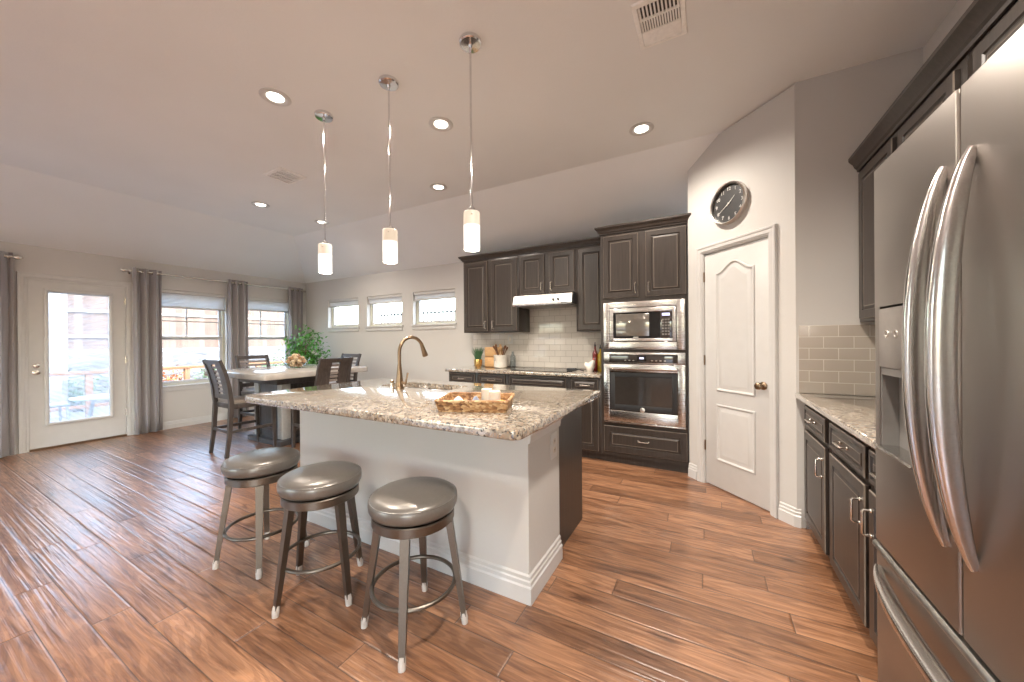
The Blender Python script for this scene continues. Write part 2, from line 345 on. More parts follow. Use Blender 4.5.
def copy_tree(o, parent=None):
    kids = list(o.children); c = o.copy(); COL.objects.link(c)
    if parent: c.parent = parent
    for ch in kids: copy_tree(ch, c)
    return c
def dup(o, loc, rotz, label, group=None):
    c = copy_tree(o); c.matrix_basis = Matrix.Translation(loc) @ Matrix.Rotation(rotz, 4, 'Z'); c['label'] = label
    if group: c['group'] = group
    return c
def walls(mb, axis, pos, thick, a0, a1, z0, z1, holes=()):
    """axis 'x': wall plane x=pos..pos+thick spanning y; axis 'y': plane y=pos..pos+thick spanning x"""
    A = sorted({a0, a1, *[h[0] for h in holes], *[h[1] for h in holes]}); Z = sorted({z0, z1, *[h[2] for h in holes], *[h[3] for h in holes]})
    for i in range(len(A) - 1):
        runs = []
        for j in range(len(Z) - 1):
            ca, cz = (A[i] + A[i + 1]) / 2, (Z[j] + Z[j + 1]) / 2
            if any(h[0] < ca < h[1] and h[2] < cz < h[3] for h in holes): continue
            if runs and abs(runs[-1][1] - Z[j]) < 1e-6: runs[-1][1] = Z[j + 1]
            else: runs.append([Z[j], Z[j + 1]])
        for q0, q1 in runs:
            if axis == 'x': mb.box(pos, pos + thick, A[i], A[i + 1], q0, q1)
            else: mb.box(A[i], A[i + 1], pos, pos + thick, q0, q1)

# ------------------------------------------------------------------ room shell
XL, YB, XR, ZC, ZW = -7.28, 4.5, 1.18, 3.1, 2.53
YBK, XEND = -4.2, 3.4
b = MB(); b.box(XL - .16, XEND, YBK, YB + .16, -.12, 0); struct(b.build('floor', 'floor'))
b = MB(); V = [b.bm.verts.new(p) for p in ((-6.1, YBK, ZC), (XEND, YBK, ZC), (XEND, 3.58, ZC), (-6.1, 3.58, ZC), (XL, YBK, ZW), (XL, YB, ZW), (XEND, YB, ZW))]
for q in ((0, 1, 2, 3), (4, 0, 3, 5), (5, 3, 2, 6)): b.bm.faces.new([V[i] for i in q])
o = struct(b.build('ceiling', 'ceil', smooth=False)); md = o.modifiers.new('thickness', 'SOLIDIFY'); md.thickness = .14; md.offset = 1
if o.data.polygons[0].normal.z < 0: md.offset = -1
o.data.materials[0] = M['ceil']
W0, W1, W2 = (-1.15, .35, .655, 2.14), (2.10, 3.10, .655, 2.14), (3.20, 4.20, .655, 2.14)
b = MB(); walls(b, 'x', XL, -.16, YBK, YB + .16, 0, ZW + .02, [(1.02, 1.895, 0, 2.13), W0, W1, W2]); struct(b.build('wall_left', 'wall', smooth=False))
BW = [(-6.56, -5.68), (-5.44, -4.57), (-4.32, -3.44)]
b = MB(); walls(b, 'y', YB, .16, XL, 1.4, 0, ZW + .02, [(a, c, 1.59, 2.135) for a, c in BW]); struct(b.build('wall_back', 'wall', smooth=False))
b = MB(); b.box(XR, XR + .14, -1.6, 3.29, 0, ZC); struct(b.build('wall_right', 'wall', smooth=False))
b = MB(); walls(b, 'y', YBK, -.15, XL, XEND, 0, ZC, [(-6.2, -3.6, .5, 2.4), (.8, 2.8, .3, 2.5)]); struct(b.build('wall_rear', 'wall', smooth=False))
b = MB(); walls(b, 'x', XEND, .15, YBK, YB, 0, ZC, [(-3.6, -.8, .3, 2.6)]); struct(b.build('wall_side', 'wall', smooth=False))
b = MB(); b.box(.55, XR, 3.15, 3.27, 0, ZC); struct(b.build('wall_alcove', 'wall', smooth=False))
PM = Matrix.Translation((-.15, 3.85, 0)) @ Matrix.Rotation(-PI / 4, 4, 'Z')
b = MB(); walls(b, 'y', 0, .11, 0, .99, 0, 3.09, [(.172, .806, 0, 2.10)]); b.xf(PM); struct(b.build('wall_pantry', 'wall', smooth=False))
BB = [(0, 0), (.019, 0), (.019, .075), (.013, .083), (.013, .100), (.008, .106), (.008, .122), (0, .130)]
fl = lambda x, y, h: (x, y, h)
def baseboard(name, path, prof=BB): struct(MB().molding(path, prof, fl).build(name, 'white', ang=20))
BS = [(o_, h * .85) for o_, h in BB]
baseboard('baseboard_left', [(XL, 1.965), (XL, YB)], BS); baseboard('baseboard_left_door', [(XL, YBK), (XL, .94)], BS)
baseboard('baseboard_back', [(XL, YB), (-3.09, YB)], BS)
pw = lambda x: tuple((PM @ Vector((x, 0, 0))).xy)
baseboard('baseboard_pantry', [pw(.002), pw(.105)]); baseboard('baseboard_alcove', [pw(.872), pw(.98), (.575, 3.15)])
b = MB(); b.box(.565, 1.178, 3.141, 3.149, .94, 1.405, .002); struct(b.build('trim_alcove_tile', 'tile2'))
b = MB(); b.box(-3.10, -1.0, YB - .009, YB - .001, .945, 1.95, .002); struct(b.build('trim_backsplash_tile', 'tile'))

CAS = [(0, 0), (.006, .010), (.012, .010), (.016, .016), (.040, .018), (.046, .022), (.060, .024), (.064, .014), (.064, 0)]
def casing(mb, x0, x1, z1, prof, z0=0): mb.molding([(x1, z0), (x1, z1), (x0, z1), (x0, z0)], prof, lambda x, z, h: (x, -h, z))

# patio door
d1 = bpy.data.objects.new('door_1', None); COL.objects.link(d1); struct(d1); d1.matrix_basis = Matrix.Translation((XL, 1.02, 0)) @ Matrix.Rotation(PI / 2, 4, 'Z')
b = MB(); casing(b, 0, .875, 2.13, CAS); b.box(0, .018, .002, .158, 0, 2.13); b.box(.857, .875, .002, .158, 0, 2.13); b.box(0.018, .857, .002, .158, 2.11, 2.13); b.build('door_frame', 'white', d1, True, ang=20)
b = MB(); b.box(.018, .857, -.002, .16, .001, .022); b.build('threshold', 'bronze', d1, True)
b = MB(); walls(b, 'y', .012, .045, .021, .854, .025, 2.107, [(.170, .700, .325, 1.985)]); leaf = b.build('door_leaf', 'white', d1, True, smooth=False)
b = MB(); b.molding([(.140, .29), (.140, 2.015), (.730, 2.015), (.730, .29)], [(0, -.012), (0, .006), (.010, .014), (.022, .014), (.034, .006), (.034, -.012)], lambda x, z, h: (x, -h, z), True); b.build('glass_surround', 'white', leaf, True, ang=20)
b = MB(); b.box(.168, .702, .022, .026, .32, 1.99); b.build('glass_pane', 'glass', leaf, True)
b = MB(); k = .335
while k < 1.975:
    b.prism([(.030, k), (.0445, k + .0058), (.0445, k + .0068), (.030, k + .0010)], .174, .696, 'x'); k += .0165
b.box(.172, .698, .030, .046, 1.965, 1.985); b.build('mini_blind', 'slat', leaf, True, smooth=False)
for z in (.965, 1.05):
    b = MB()
    prof = [(.031, 0), (.031, .006), (.014, .012), (.012, .030), (.024, .036), (.028, .046), (.022, .056), (.004, .060)] if z < 1 else [(.029, 0), (.029, .010), (.022, .016), (.010, .018), (.010, .028), (.002, .029)]
    b.lathe(prof, (.078, .012, z), 24, 'y'); b.build('door_knob' if z < 1 else 'deadbolt', 'nickel', leaf, True)
for z in (.34, 1.08, 1.92):
    b = MB(); b.cyl((.8575, .004, z - .05), (.8575, .004, z + .05), .006); b.box(.845, .868, .0085, .012, z - .045, z + .045); b.build('hinge', 'nickel', d1, True)

# pantry door
d2o = bpy.data.objects.new('door_2', None); COL.objects.link(d2o); struct(d2o); d2o.matrix_basis = PM.copy()
b = MB(); casing(b, .178, .800, 2.092, [(o_ * 1.02, h) for o_, h in CAS]); b.box(.172, .184, .002, .11, 0, 2.1); b.box(.794, .806, .002, .11, 0, 2.1); b.box(.184, .794, .002, .11, 2.086, 2.1); b.build('door_frame', 'white', d2o, True, ang=20)
b = MB(); b.box(.186, .792, .012, .047, .012, 2.083, .002); leaf = b.build('door_leaf', 'white', d2o, True)
def arch(x0, x1, z0, z1, rise, dd, n=18):
    P = [(x0 + dd, z0 + dd), (x1 - dd, z0 + dd), (x1 - dd, z1 - dd)]; w_ = x1 - x0 - 2 * dd
    for i in range(1, n):
        t = i / n; s_ = .5 - .5 * math.cos(2 * PI * t)
        P.append((x1 - dd - w_ * t, z1 - dd + rise * s_ ** 1.15))
    P.append((x0 + dd, z1 - dd)); return P
def moulded(mb, fn):
    prof = [(0, .0125), (.003, .003), (.011, .001), (.020, .0095), (.024, .0115), (.034, .0115), (.056, .002), (.062, .0015)]
    mb.loops([[(x, y, z) for x, z in fn(o_)] for o_, y in prof], cap0=False)
for fn in (lambda o_: arch(.308, .676, .862, 1.895, .082, o_), lambda o_: arch(.308, .676, .250, .745, 0, o_)):
    b = MB(); moulded(b, fn); b.build('door_panel', 'white', leaf, True, ang=25)
b = MB(); b.lathe([(.031, 0), (.031, .005), (.016, .010), (.011, .014), (.011, .034), (.022, .040), (.028, .052), (.026, .064), (.014, .071), (.002, .072)], (.742, .012, .955), 24, 'y'); b.build('door_knob', 'bronze', leaf, True)
for z in (.352, 1.125, 1.88):
    b = MB(); b.cyl((.1845, .006, z - .045), (.1845, .006, z + .045), .0065); b.build('hinge', 'bronze', d2o, True)

# windows
def window(nm, loc, rz, Wd, z0, z1, big):
    o = bpy.data.objects.new(nm, None); COL.objects.link(o); struct(o); o.matrix_basis = Matrix.Translation(loc) @ Matrix.Rotation(rz, 4, 'Z')
    y0, y1 = .075, .145; t = .032
    b = MB(); b.box(0, t, y0, y1, z0, z1); b.box(Wd - t, Wd, y0, y1, z0, z1); b.box(t, Wd - t, y0, y1, z1 - t, z1); b.box(t, Wd - t, y0, y1, z0, z0 + t); b.build('window_frame', 'almond', o, True, smooth=False)
    if big:
        zm = 1.392
        def sash(x0, x1, a, c, ya, yb, nm2, s_=.038):
            q = MB(); q.box(x0, x0 + s_, ya, yb, a, c, .003); q.box(x1 - s_, x1, ya, yb, a, c, .003); q.box(x0 + s_, x1 - s_, ya, yb, c - s_, c, .003); q.box(x0 + s_, x1 - s_, ya, yb, a, a + s_, .003); so = q.build(nm2, 'white', o, True)
            q = MB(); q.box(x0 + s_ - .004, x1 - s_ + .004, (ya + yb) / 2 - .003, (ya + yb) / 2 + .003, a + s_ - .004, c - s_ + .004); q.build('glass_pane', 'glass', so, True); return so
        up = sash(t, Wd - t, zm - .02, z1 - t, .112, .142, 'upper_sash'); sash(t, Wd - t, z0 + t, zm + .034, .080, .110, 'lower_sash')
        b = MB(); b.box(Wd / 2 - .009, Wd / 2 + .009, .119, .135, zm + .018, z1 - t - .03); b.build('muntin', 'white', up, True); b = MB(); b.box(t + .036, Wd - t - .036, .120, .134, 1.655, 1.673); b.build('muntin', 'white', up, True)
    else:
        b = MB(); b.box(t, t + .03, .09, .13, z0 + t, z1 - t); b.box(Wd - t - .03, Wd - t, .09, .13, z0 + t, z1 - t); b.box(t + .03, Wd - t - .03, .09, .13, z0 + t, z0 + t + .03); b.box(t + .03, Wd - t - .03, .09, .13, z1 - t - .03, z1 - t); so = b.build('sash', 'white', o, True, smooth=False)
        b = MB(); b.box(t + .026, Wd - t - .026, .107, .113, z0 + t + .026, z1 - t - .026); b.build('glass_pane', 'glass', so, True)
    b = MB(); b.box(-.03, Wd + .03, -.03, -.0005, z0 - .022, z0 + .002, .004); b.box(.0, Wd, -.001, .074, z0 - .0, z0 + .002); b.box(-.015, Wd + .015, -.014, -.0005, z0 - .085, z0 - .022, .004); b.build('window_sill', 'white', o, True)
    return o
def shade(loc, rz, Wd, z0, z1, label):
    o = thing('window_shade', label, 'blind', loc, rz, 'white window shades')
    b = MB(); b.box(.006, Wd - .006, .012, .060, z1 - .05, z1 - .002, .004); b.build('head_rail', 'white', o, True)
    n = max(3, int((z1 - z0 - .05) / .022)); P = []; Q = []
    for i in range(n * 2 + 1):
        z = z1 - .05 - (z1 - z0 - .075) * i / (n * 2); P.append((.024 + (.010 if i % 2 else 0), z)); Q.append((.052 - (.010 if i % 2 else 0), z))
    b = MB(); b.prism(P + Q[::-1], .012, Wd - .012, 'x'); b.build('pleated_cloth', 'shade', o, True, smooth=False)
    b = MB(); b.box(.010, Wd - .010, .018, .058, z0, z0 + .026, .004); b.build('bottom_rail', 'white', o, True)
R90 = PI / 2
window('window_1', (XL, W1[0], 0), R90, 1.0, W1[2], W1[3], True); window('window_2', (XL, W2[0], 0), R90, 1.0, W2[2], W2[3], True)
window('window_6', (XL, W0[0], 0), R90, 1.5, W0[2], W0[3], True)
shade((XL, W1[0], 0), R90, 1.0, 1.86, 2.14, 'white pleated shade at the top of the tall window beside the patio door'); shade((XL, W2[0], 0), R90, 1.0, 1.90, 2.14, 'white pleated shade on the tall window nearest the corner plant')
for i, (a, c) in enumerate(BW):
    window('window_%d' % (i + 3), (a, YB, 0), 0, c - a, 1.59, 2.135, False)
    shade((a, YB, 0), 0, c - a, 1.99, 2.135, 'white raised shade in ' + ('the small high window nearest the corner plant', 'the middle one of three small high windows', 'the small high window nearest the dark upper cabinets')[i])

# curtains and rods
def rod(y0, y1, ends, brk, label):
    o = thing('curtain_rod', label, 'curtain rod', (XL + .085, (y0 + y1) / 2, 2.352)); x = XL + .085
    b = MB(); b.cyl((x, y0, 2.352), (x, y1, 2.352), .0125); b.build('rod', 'nickel', o)
    for y, s_ in ends:
        b = MB(); b.tube([(x, y + s_ * q, 2.352) for q in (0, .012, .018, .03, .05, .07, .085, .095)], [.013, .015, .010, .022, .030, .026, .012, .003], 20); b.build('finial', 'nickel', o)
    for y in brk:
        b = MB(); b.box(XL + .0005, XL + .008, y - .015, y + .015, 2.31, 2.39, .003); b.tube([(XL + .006, y, 2.345), (x, y, 2.335)], .006); b.tube([(x, y - .001, 2.334), (x, y + .012, 2.334)], .010); b.build('bracket', 'nickel', o)
rod(-1.3, .905, [(.905, 1)], [.885], 'nickel curtain rod with round finial left of the patio door')
rod(1.90, 4.45, [(1.90, -1)], [1.91, 3.245, 4.43], 'long nickel curtain rod over the two tall windows')
def curtain(y0, y1, folds, label):
    o = thing('curtain', label, 'curtain', (XL + .085, (y0 + y1) / 2, .012), 0, 'taupe grommet curtains'); n = folds * 16; L = []
    for zi in range(9):
        z = .012 + (2.40 - .012) * zi / 8; l = []
        for i in range(n + 1):
            t = i / n; a = 2 * PI * folds * t; amp = (.048 + .006 * math.sin(3 * t * 7 + zi)) * (1 - .12 * zi / 8)
            yy = y0 + (y1 - y0) * t + .012 * math.sin(2 * a) * .6 + (1 - zi / 8) * .012 * math.sin(5 * t + 1)
            l.append((XL + .087 + amp * math.sin(a + .15 * math.sin(zi + 5 * t)), yy, z))
        L.append(l)
    b = MB(); b.loops(L, closed=False, cap0=False, cap1=False); c = b.build('cloth', 'curtain', o, ang=80); md = c.modifiers.new('thickness', 'SOLIDIFY'); md.thickness = .004
    for k in range(folds * 2):
        yy = y0 + (y1 - y0) * (k / 2 + .25 - .25) / folds
        if k == 0: continue
        b = MB(); b.tube([(XL + .085 + .021 * math.cos(q), yy, 2.352 + .021 * math.sin(q)) for q in [2 * PI * j / 20 for j in range(20)]], .004, 8, True); b.build('grommet', 'nickel', o)
curtain(.56, .925, 3, 'taupe curtain at the left edge, left of the patio door'); curtain(1.925, 2.24, 3, 'taupe curtain hanging just right of the patio door')
curtain(3.08, 3.395, 3, 'taupe curtain hanging between the two tall windows'); curtain(4.10, 4.385, 3, 'taupe curtain in the corner behind the green plant')

# ------------------------------------------------------------------ kitchen cabinet parts
def raised(mb, x0, x1, z0, z1, yf, t=.020, fr=.052):
    """raised panel door/drawer front, front face at y = yf (towards -y)"""
    prof = [(0, yf + t), (0, yf + .004), (.004, yf), (fr, yf), (fr + .004, yf + .007), (fr + .009, yf + .008), (fr + .024, yf + .001), (fr + .028, yf + .001)]
    mx = min(x1 - x0, z1 - z0) / 2 - .004; k = min(1, mx / prof[-1][0])
    mb.loops([[(x0 + o_ * k, y, z0 + o_ * k), (x1 - o_ * k, y, z0 + o_ * k), (x1 - o_ * k, y, z1 - o_ * k), (x0 + o_ * k, y, z1 - o_ * k)] for o_, y in prof])
    mb.bm.faces.ensure_lookup_table()
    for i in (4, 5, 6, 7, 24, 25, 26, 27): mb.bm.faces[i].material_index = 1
def pull(mb, x, z, yf, vert, L=.10):
    pts = [(-L / 2, 0), (-L / 2, .024), (-L / 2 + .006, .030), (L / 2 - .006, .030), (L / 2, .024), (L / 2, 0)]
    P = [((x, yf - h, z + a) if vert else (x + a, yf - h, z)) for a, h in pts]
    mb.tube(P, .0052, 8, up=(1, 0, 0) if vert else (0, 0, 1))
    for s_ in (-1, 1):
        c = (x, yf, z + s_ * L / 2) if vert else (x + s_ * L / 2, yf, z)
        mb.lathe([(.009, 0), (.009, .004), (.006, .008)], c, 12, 'y')
def front(parent, name, x0, x1, z0, z1, yf, hx=None, hz=None, vert=True, fr=.052):
    b = MB(); raised(b, x0, x1, z0, z1, yf, fr=fr); d_ = b.build(name, 'cab', parent, True, ang=20); d_.data.materials.append(M['edgeglint'])
    if hx is not None:
        b = MB(); pull(b, hx, hz, yf, vert); b.build('handle', 'nickel', d_, True)
    return d_
CRN = [(0, 0), (.010, 0), (.012, .014), (.022, .022), (.030, .040), (.046, .056), (.052, .064), (.052, .080), (0, .080)]

# back base cabinets (faces y = 3.85)
def base_unit(loc, rz, Wd, label, group, fronts, depth, hgt=.905, toe=.085):
    o = thing('base_cabinet', label, 'cabinet', loc, rz, group)
    b = MB(); b.box(0, Wd, .021, depth, toe, hgt - .002, .002); b.box(.0, Wd, .075, depth, 0, toe); b.build('carcass', 'cab', o, True)
    for fnt in fronts: front(o, *fnt)
    return o
gB = 'dark base cabinets under the cooktop counter'
def bu(x0, x1, label, dr=True, hs=1, d0=.03, d1=.03):
    Wd = x1 - x0; F = []
    F.append(('drawer_front', d0, Wd - d1, .755, .885, 0, Wd / 2 if dr else None, .82, False, .022))
    if Wd < .6: F.append(('door', d0, Wd - d1, .11, .735, 0, Wd - d1 - .028 if hs > 0 else d0 + .028, .66))
    else: F += [('door', .03, Wd / 2 - .012, .11, .735, 0, Wd / 2 - .04, .66), ('door', Wd / 2 + .012, Wd - .03, .11, .735, 0, Wd / 2 + .04, .66)]
    base_unit((x0, 3.85, 0), 0, Wd, label, gB, F, YB - 3.85 - .002)
bu(-3.075, -2.612, 'dark base cabinet at the window end of the back run'); bu(-2.610, -2.162, 'dark base cabinet with drawer under the crock and boards')
bu(-2.160, -1.367, 'wide dark base cabinet below the cooktop without a drawer pull', False); bu(-1.365, -1.002, 'narrow dark base cabinet beside the oven tower', True, -1)
def slab(mb, poly, z0, z1, hole=None, e=.007):
    L = [inset(poly, e), inset(poly, e * .3), poly, poly, inset(poly, e * .3), inset(poly, e)]; Z = [z0, z0 + e * .3, z0 + e, z1 - e, z1 - e * .3, z1]
    mb.loops([[(x, y, z) for x, y in l] for l, z in zip(L, Z)], cap0=hole is None, cap1=hole is None)
    if hole:
        t = bmesh.new()
        for z, lp in ((z0, L[0]), (z1, L[-1])):
            E_ = []
            for q in (lp, hole):
                vs = [t.verts.new((x, y, z)) for x, y in q]; E_ += [t.edges.new((vs[i], vs[(i + 1) % len(vs)])) for i in range(len(vs))]
            bmesh.ops.triangle_fill(t, edges=E_, use_beauty=True)
        mb.merge(t); mb.loops([[(x, y, z0) for x, y in hole], [(x, y, z1) for x, y in hole]], cap0=False, cap1=False); bmesh.ops.remove_doubles(mb.bm, verts=mb.bm.verts, dist=1e-5)
def counter(label, poly, z0, z1, hole=None):
    cx = sum(p[0] for p in poly) / len(poly); cy = sum(p[1] for p in poly) / len(poly)
    o = MB(); slab(o, [(x, y) for x, y in poly], z0, z1, hole); return tag(o.build('countertop', 'granite', ang=50), label, 'countertop')
counter('speckled granite countertop holding the cooktop along the back wall', rrect(-3.12, -1.002, 3.82, YB - .010, [.03, 0, 0, 0]), .906, .945)

# cooktop
o = thing('cooktop', 'flat black glass cooktop set in the back granite counter', 'cooktop', (-1.77, 4.14, .9455))
b = MB(); b.prism(rrect(-2.14, -1.40, 3.90, 4.38, .02), .9456, .952, 'z', .002); b.build('glass_top', 'black', o)
for x, y, rr in ((-1.95, 4.02, .10), (-1.95, 4.26, .075), (-1.60, 4.02, .075), (-1.60, 4.26, .10)):
    b = MB(); b.tube([(x + rr * math.cos(q), y + rr * math.sin(q), .9521) for q in [2 * PI * j / 32 for j in range(32)]], .0012, 6, True); b.build('burner_ring', 'grey', o)

# upper cabinets on the back wall (faces y = 4.14)
gU = 'dark upper cabinets on the back wall'
def upper(x0, x1, z0, z1, label, doors, loc=None, rz=0, depth=YB - 4.14 - .002, group=gU, yf=4.14):
    o = thing('upper_cabinet', label, 'cabinet', loc or (x0, yf, z0), rz, group); Wd = x1 - x0; H = z1 - z0
    b = MB(); b.box(0, Wd, .021, depth, 0, H, .002); b.build('carcass', 'cab', o, True)
    for a, c, hx in doors: front(o, 'door', a - x0, c - x0, .018, H - .03, 0, hx - x0 if hx is not None else None, .10)
    return o
upper(-3.03, -2.152, 1.43, 2.43, 'two door dark upper cabinet nearest the small windows', [(-3.005, -2.622, -2.652), (-2.560, -2.172, -2.530)])
upper(-2.150, -1.372, 1.89, 2.43, 'short two door dark upper cabinet over the range hood', [(-2.118, -1.782, -1.812), (-1.715, -1.392, -1.685)])
upper(-1.370, -1.003, 1.42, 2.43, 'narrow dark upper cabinet between hood and oven tower', [(-1.338, -1.025, None)])
o = MB(); o.molding([(-3.031, YB - .002), (-3.031, 4.161), (-1.003, 4.161)], [(x, h * .9) for x, h in CRN], lambda x, y, h: (x, y, 2.431 + h)); o.box(-3.029, -1.003, 4.163, YB - .002, 2.432, 2.50)
tag(o.build('crown_moulding', 'cab', ang=20), 'dark crown moulding along the back wall upper cabinets', 'moulding')

# range hood
o = thing('range_hood', 'slim stainless steel range hood under the short upper cabinet', 'range hood', (-1.76, 4.2, 1.745))
b = MB(); b.prism([(YB - .012, 1.745), (YB - .012, 1.886), (4.06, 1.886), (4.025, 1.872), (3.985, 1.765), (3.99, 1.745)], -2.148, -1.374, 'x'); b.build('canopy', 'steel', o, ang=25)
b = MB(); b.prism([(YB - .014, 1.747), (YB - .014, 1.884), (4.062, 1.884), (4.027, 1.870), (3.987, 1.764), (3.992, 1.747)], -1.3735, -1.371, 'x'); b.build('end_cap', 'blackm', o)
for x in (-1.60, -1.54):
    b = MB(); b.cyl((x, 3.998, 1.800), (x, 3.982, 1.806), .013, .011); b.build('knob', 'blackm', o)
b = MB(); b.box(-2.10, -1.42, 4.03, 4.42, 1.738, 1.7445, .002); b.build('filter', 'grey', o)
b = MB(); b.box(-1.50, -1.42, 3.984, 3.99, 1.756, 1.768); b.build('badge', 'blackm', o)

# oven tower, microwave, wall oven
TX0, TX1, TY = -1.0, -.158, 3.85
o = thing('oven_cabinet', 'tall dark cabinet tower holding the microwave and wall oven', 'cabinet', (TX0, TY, 0)); Wd = TX1 - TX0
b = MB(); walls(b, 'y', .021, YB - TY - .025, 0, Wd, .085, 2.44, [(.045, .815, .462, 1.178), (.045, .815, 1.225, 1.70)]); b.box(0, Wd, .06, .6, 0, .085); b.box(.04, .82, .55, .62, .4, 1.75); b.build('carcass', 'cab', o, True, smooth=False)
front(o, 'door', .032, .388, 1.757, 2.415, 0, .360, 1.85); front(o, 'door', .462, .832, 1.757, 2.415, 0, .490, 1.85)
front(o, 'drawer_front', .030, .832, .128, .402, 0, .43, .272, False, .06)
b = MB(); b.molding([(0, YB - TY - .002), (0, .021), (Wd + .001, .021), (Wd + .001, .10)], CRN, lambda x, y, h: (x, y, 2.4405 + h)); b.box(.001, Wd, .023, .6, 2.441, 2.52); b.build('crown', 'cab', o, True, ang=20)

o = thing('microwave', 'built in stainless microwave above the wall oven', 'microwave', (TX0, TY, 1.215))
def ring_frame(mb, a, c, y0, y1, bev=.003):
    (x0, x1, z0, z1), (u0, u1, v0, v1) = a, c
    mb.box(x0, u0, y0, y1, z0, z1, bev); mb.box(u1, x1, y0, y1, z0, z1, bev); mb.box(u0 - .002, u1 + .002, y0, y1, v1, z1, bev); mb.box(u0 - .002, u1 + .002, y0, y1, z0, v0, bev)
b = MB(); ring_frame(b, (-.965, -.178, 1.215, 1.708), (-.903, -.254, 1.292, 1.648), 3.832, 3.868); b.build('trim_kit', 'steel', o)
b = MB(); ring_frame(b, (-.897, -.260, 1.298, 1.642), (-.862, -.290, 1.330, 1.598), 3.828, 3.85); fr_ = b.build('door_frame', 'steel', o)
b = MB(); b.box(-.864, -.288, 3.836, 4.28, 1.328, 1.600); b.build('body', 'black', o)
b = MB(); b.box(-.835, -.505, 3.832, 3.838, 1.352, 1.582, .001); b.build('window', 'mirror', o)
b = MB(); b.box(-.402, -.292, 3.832, 3.838, 1.332, 1.596, .001); cp = b.build('control_panel', 'glassd', o)
b = MB(); b.box(-.385, -.315, 3.830, 3.833, 1.552, 1.578); b.build('display', 'display', cp)
b = MB()
for i in range(3):
    for j in range(6): b.box(-.386 + i * .026, -.368 + i * .026, 3.8305, 3.833, 1.36 + j * .029, 1.376 + j * .029)
b.build('keypad', 'grey', cp); b = MB(); b.box(-.66, -.61, 3.8315, 3.834, 1.336, 1.345); b.build('badge', 'silver', o)

o = thing('wall_oven', 'built in stainless wall oven below the microwave', 'oven', (TX0, TY, .455))
b = MB(); b.box(-.95, -.19, 3.872, 4.36, .47, 1.175); b.build('body', 'blackm', o)
b = MB(); b.box(-.965, -.178, 3.834, 3.870, 1.068, 1.184, .004); cp = b.build('control_panel', 'steel', o)
b = MB(); b.box(-.905, -.245, 3.831, 3.836, 1.080, 1.166, .001); cg = b.build('control_glass', 'glassd', cp); 
b = MB(); b.box(-.625, -.535, 3.8295, 3.832, 1.100, 1.150); b.build('display', 'black', cp)
b = MB(); b.box(-.600, -.560, 3.8285, 3.830, 1.118, 1.136)
b.build('clock_digits', 'display', cp)
b = MB()
for x in (-.75, -.71, -.67, -.49, -.45, -.41, -.37): b.box(x, x + .018, 3.8305, 3.8315, 1.10, 1.106)
b.build('buttons', 'silver', cp)
b = MB(); ring_frame(b, (-.965, -.178, .462, 1.062), (-.905, -.245, .575, .985), 3.830, 3.870, .004); dr = b.build('door', 'steel', o)
b = MB(); b.box(-.907, -.243, 3.838, 3.845, .573, .987); b.build('door_window', 'glassd', dr)
b = MB(); ring_frame(b, (-.895, -.255, .585, .975), (-.850, -.300, .640, .930), 3.8355, 3.839, .001); b.build('window_border', 'blackm', dr)
b = MB(); b.tube([(-.90, 3.79, 1.018), (-.25, 3.79, 1.018)], .0135, 14); b.box(-.875, -.855, 3.79, 3.832, 1.008, 1.028, .003); b.box(-.295, -.275, 3.79, 3.832, 1.008, 1.028, .003); b.build('handle', 'handle', dr)
b = MB(); b.lathe([(.024, 0), (.024, .004), (.020, .006)], (-.575, 3.8355, .598), 24, 'y'); b.build('badge', 'silver', dr)
b = MB(); b.box(-.61, -.54, 3.829, 3.831, .522, .532); b.build('nameplate', 'grey', dr)
b = MB(); b.box(-.965, -.178, 3.832, 3.868, .445, .458, .002); b.build('lower_trim', 'steel', o)

# ------------------------------------------------------------------ island
IX0, IX1, IY0, IYW, IY1 = -2.71, -.79, 1.62, 2.045, 2.57
o = thing('kitchen_island', 'grey walled kitchen island with white baseboard and dark end panel', 'island', ((IX0 + IX1) / 2, 2.08, 0))
b = MB(); b.box(IX0, IX1, IY0, IY0 + .12, 0, .906); b.box(IX1 - .12, IX1, IY0 + .12, IYW, 0, .906); b.box(IX0, IX0 + .12, IY0 + .12, IYW, 0, .906); b.build('knee_wall', 'wall', o, smooth=False)
b = MB(); b.box(-.835, -.812, IYW, IY1, .0, .906, .002); b.box(-2.69, -2.667, IYW, IY1, 0, .906, .002); b.box(-2.667, -.835, 2.50, IY1 - .022, .09, .906); b.box(-2.667, -.835, IYW, 2.50, .09, .11); b.box(-2.667, -.835, 2.44, 2.46, 0, .09); cbx = b.build('cabinet_carcass', 'cab', o, smooth=False)
for k in range(4):
    b = MB(); raised(b, -2.655 + k * .457, -2.655 + k * .457 + .44, .11, .88, -IY1); b.xf(Matrix.Rotation(0, 4, 'Z') @ Matrix.Diagonal((1, -1, 1, 1))); b.build('door', 'cab', o, ang=20).data.materials.append(M['edgeglint'])
b = MB(); b.molding([(IX0, IYW - .01), (IX0, IY0), (IX1, IY0), (IX1, IYW - .002)], [(x, h * 1.08) for x, h in BB], fl); b.build('baseboard', 'white', o, ang=20)
b = MB(); b.molding([(IX1, IY0 - .002), (IX1, IYW - .002)], [(0, .800), (.010, .800), (.014, .822), (.014, .836), (.030, .856), (.034, .866), (.034, .905), (0, .905)], fl); b.build('cornice', 'white', o, ang=20)
HOLE = rrect(-2.415, -1.69, 2.10, 2.40, .06)
counter('large speckled granite island countertop with rounded corners', rrect(-2.88, -.672, 1.285, 2.60, [.13, .05, .03, .03], 7), .907, .95, HOLE)
o = thing('sink', 'undermount stainless double bowl sink in the island countertop', 'sink', (-2.05, 2.25, .72))
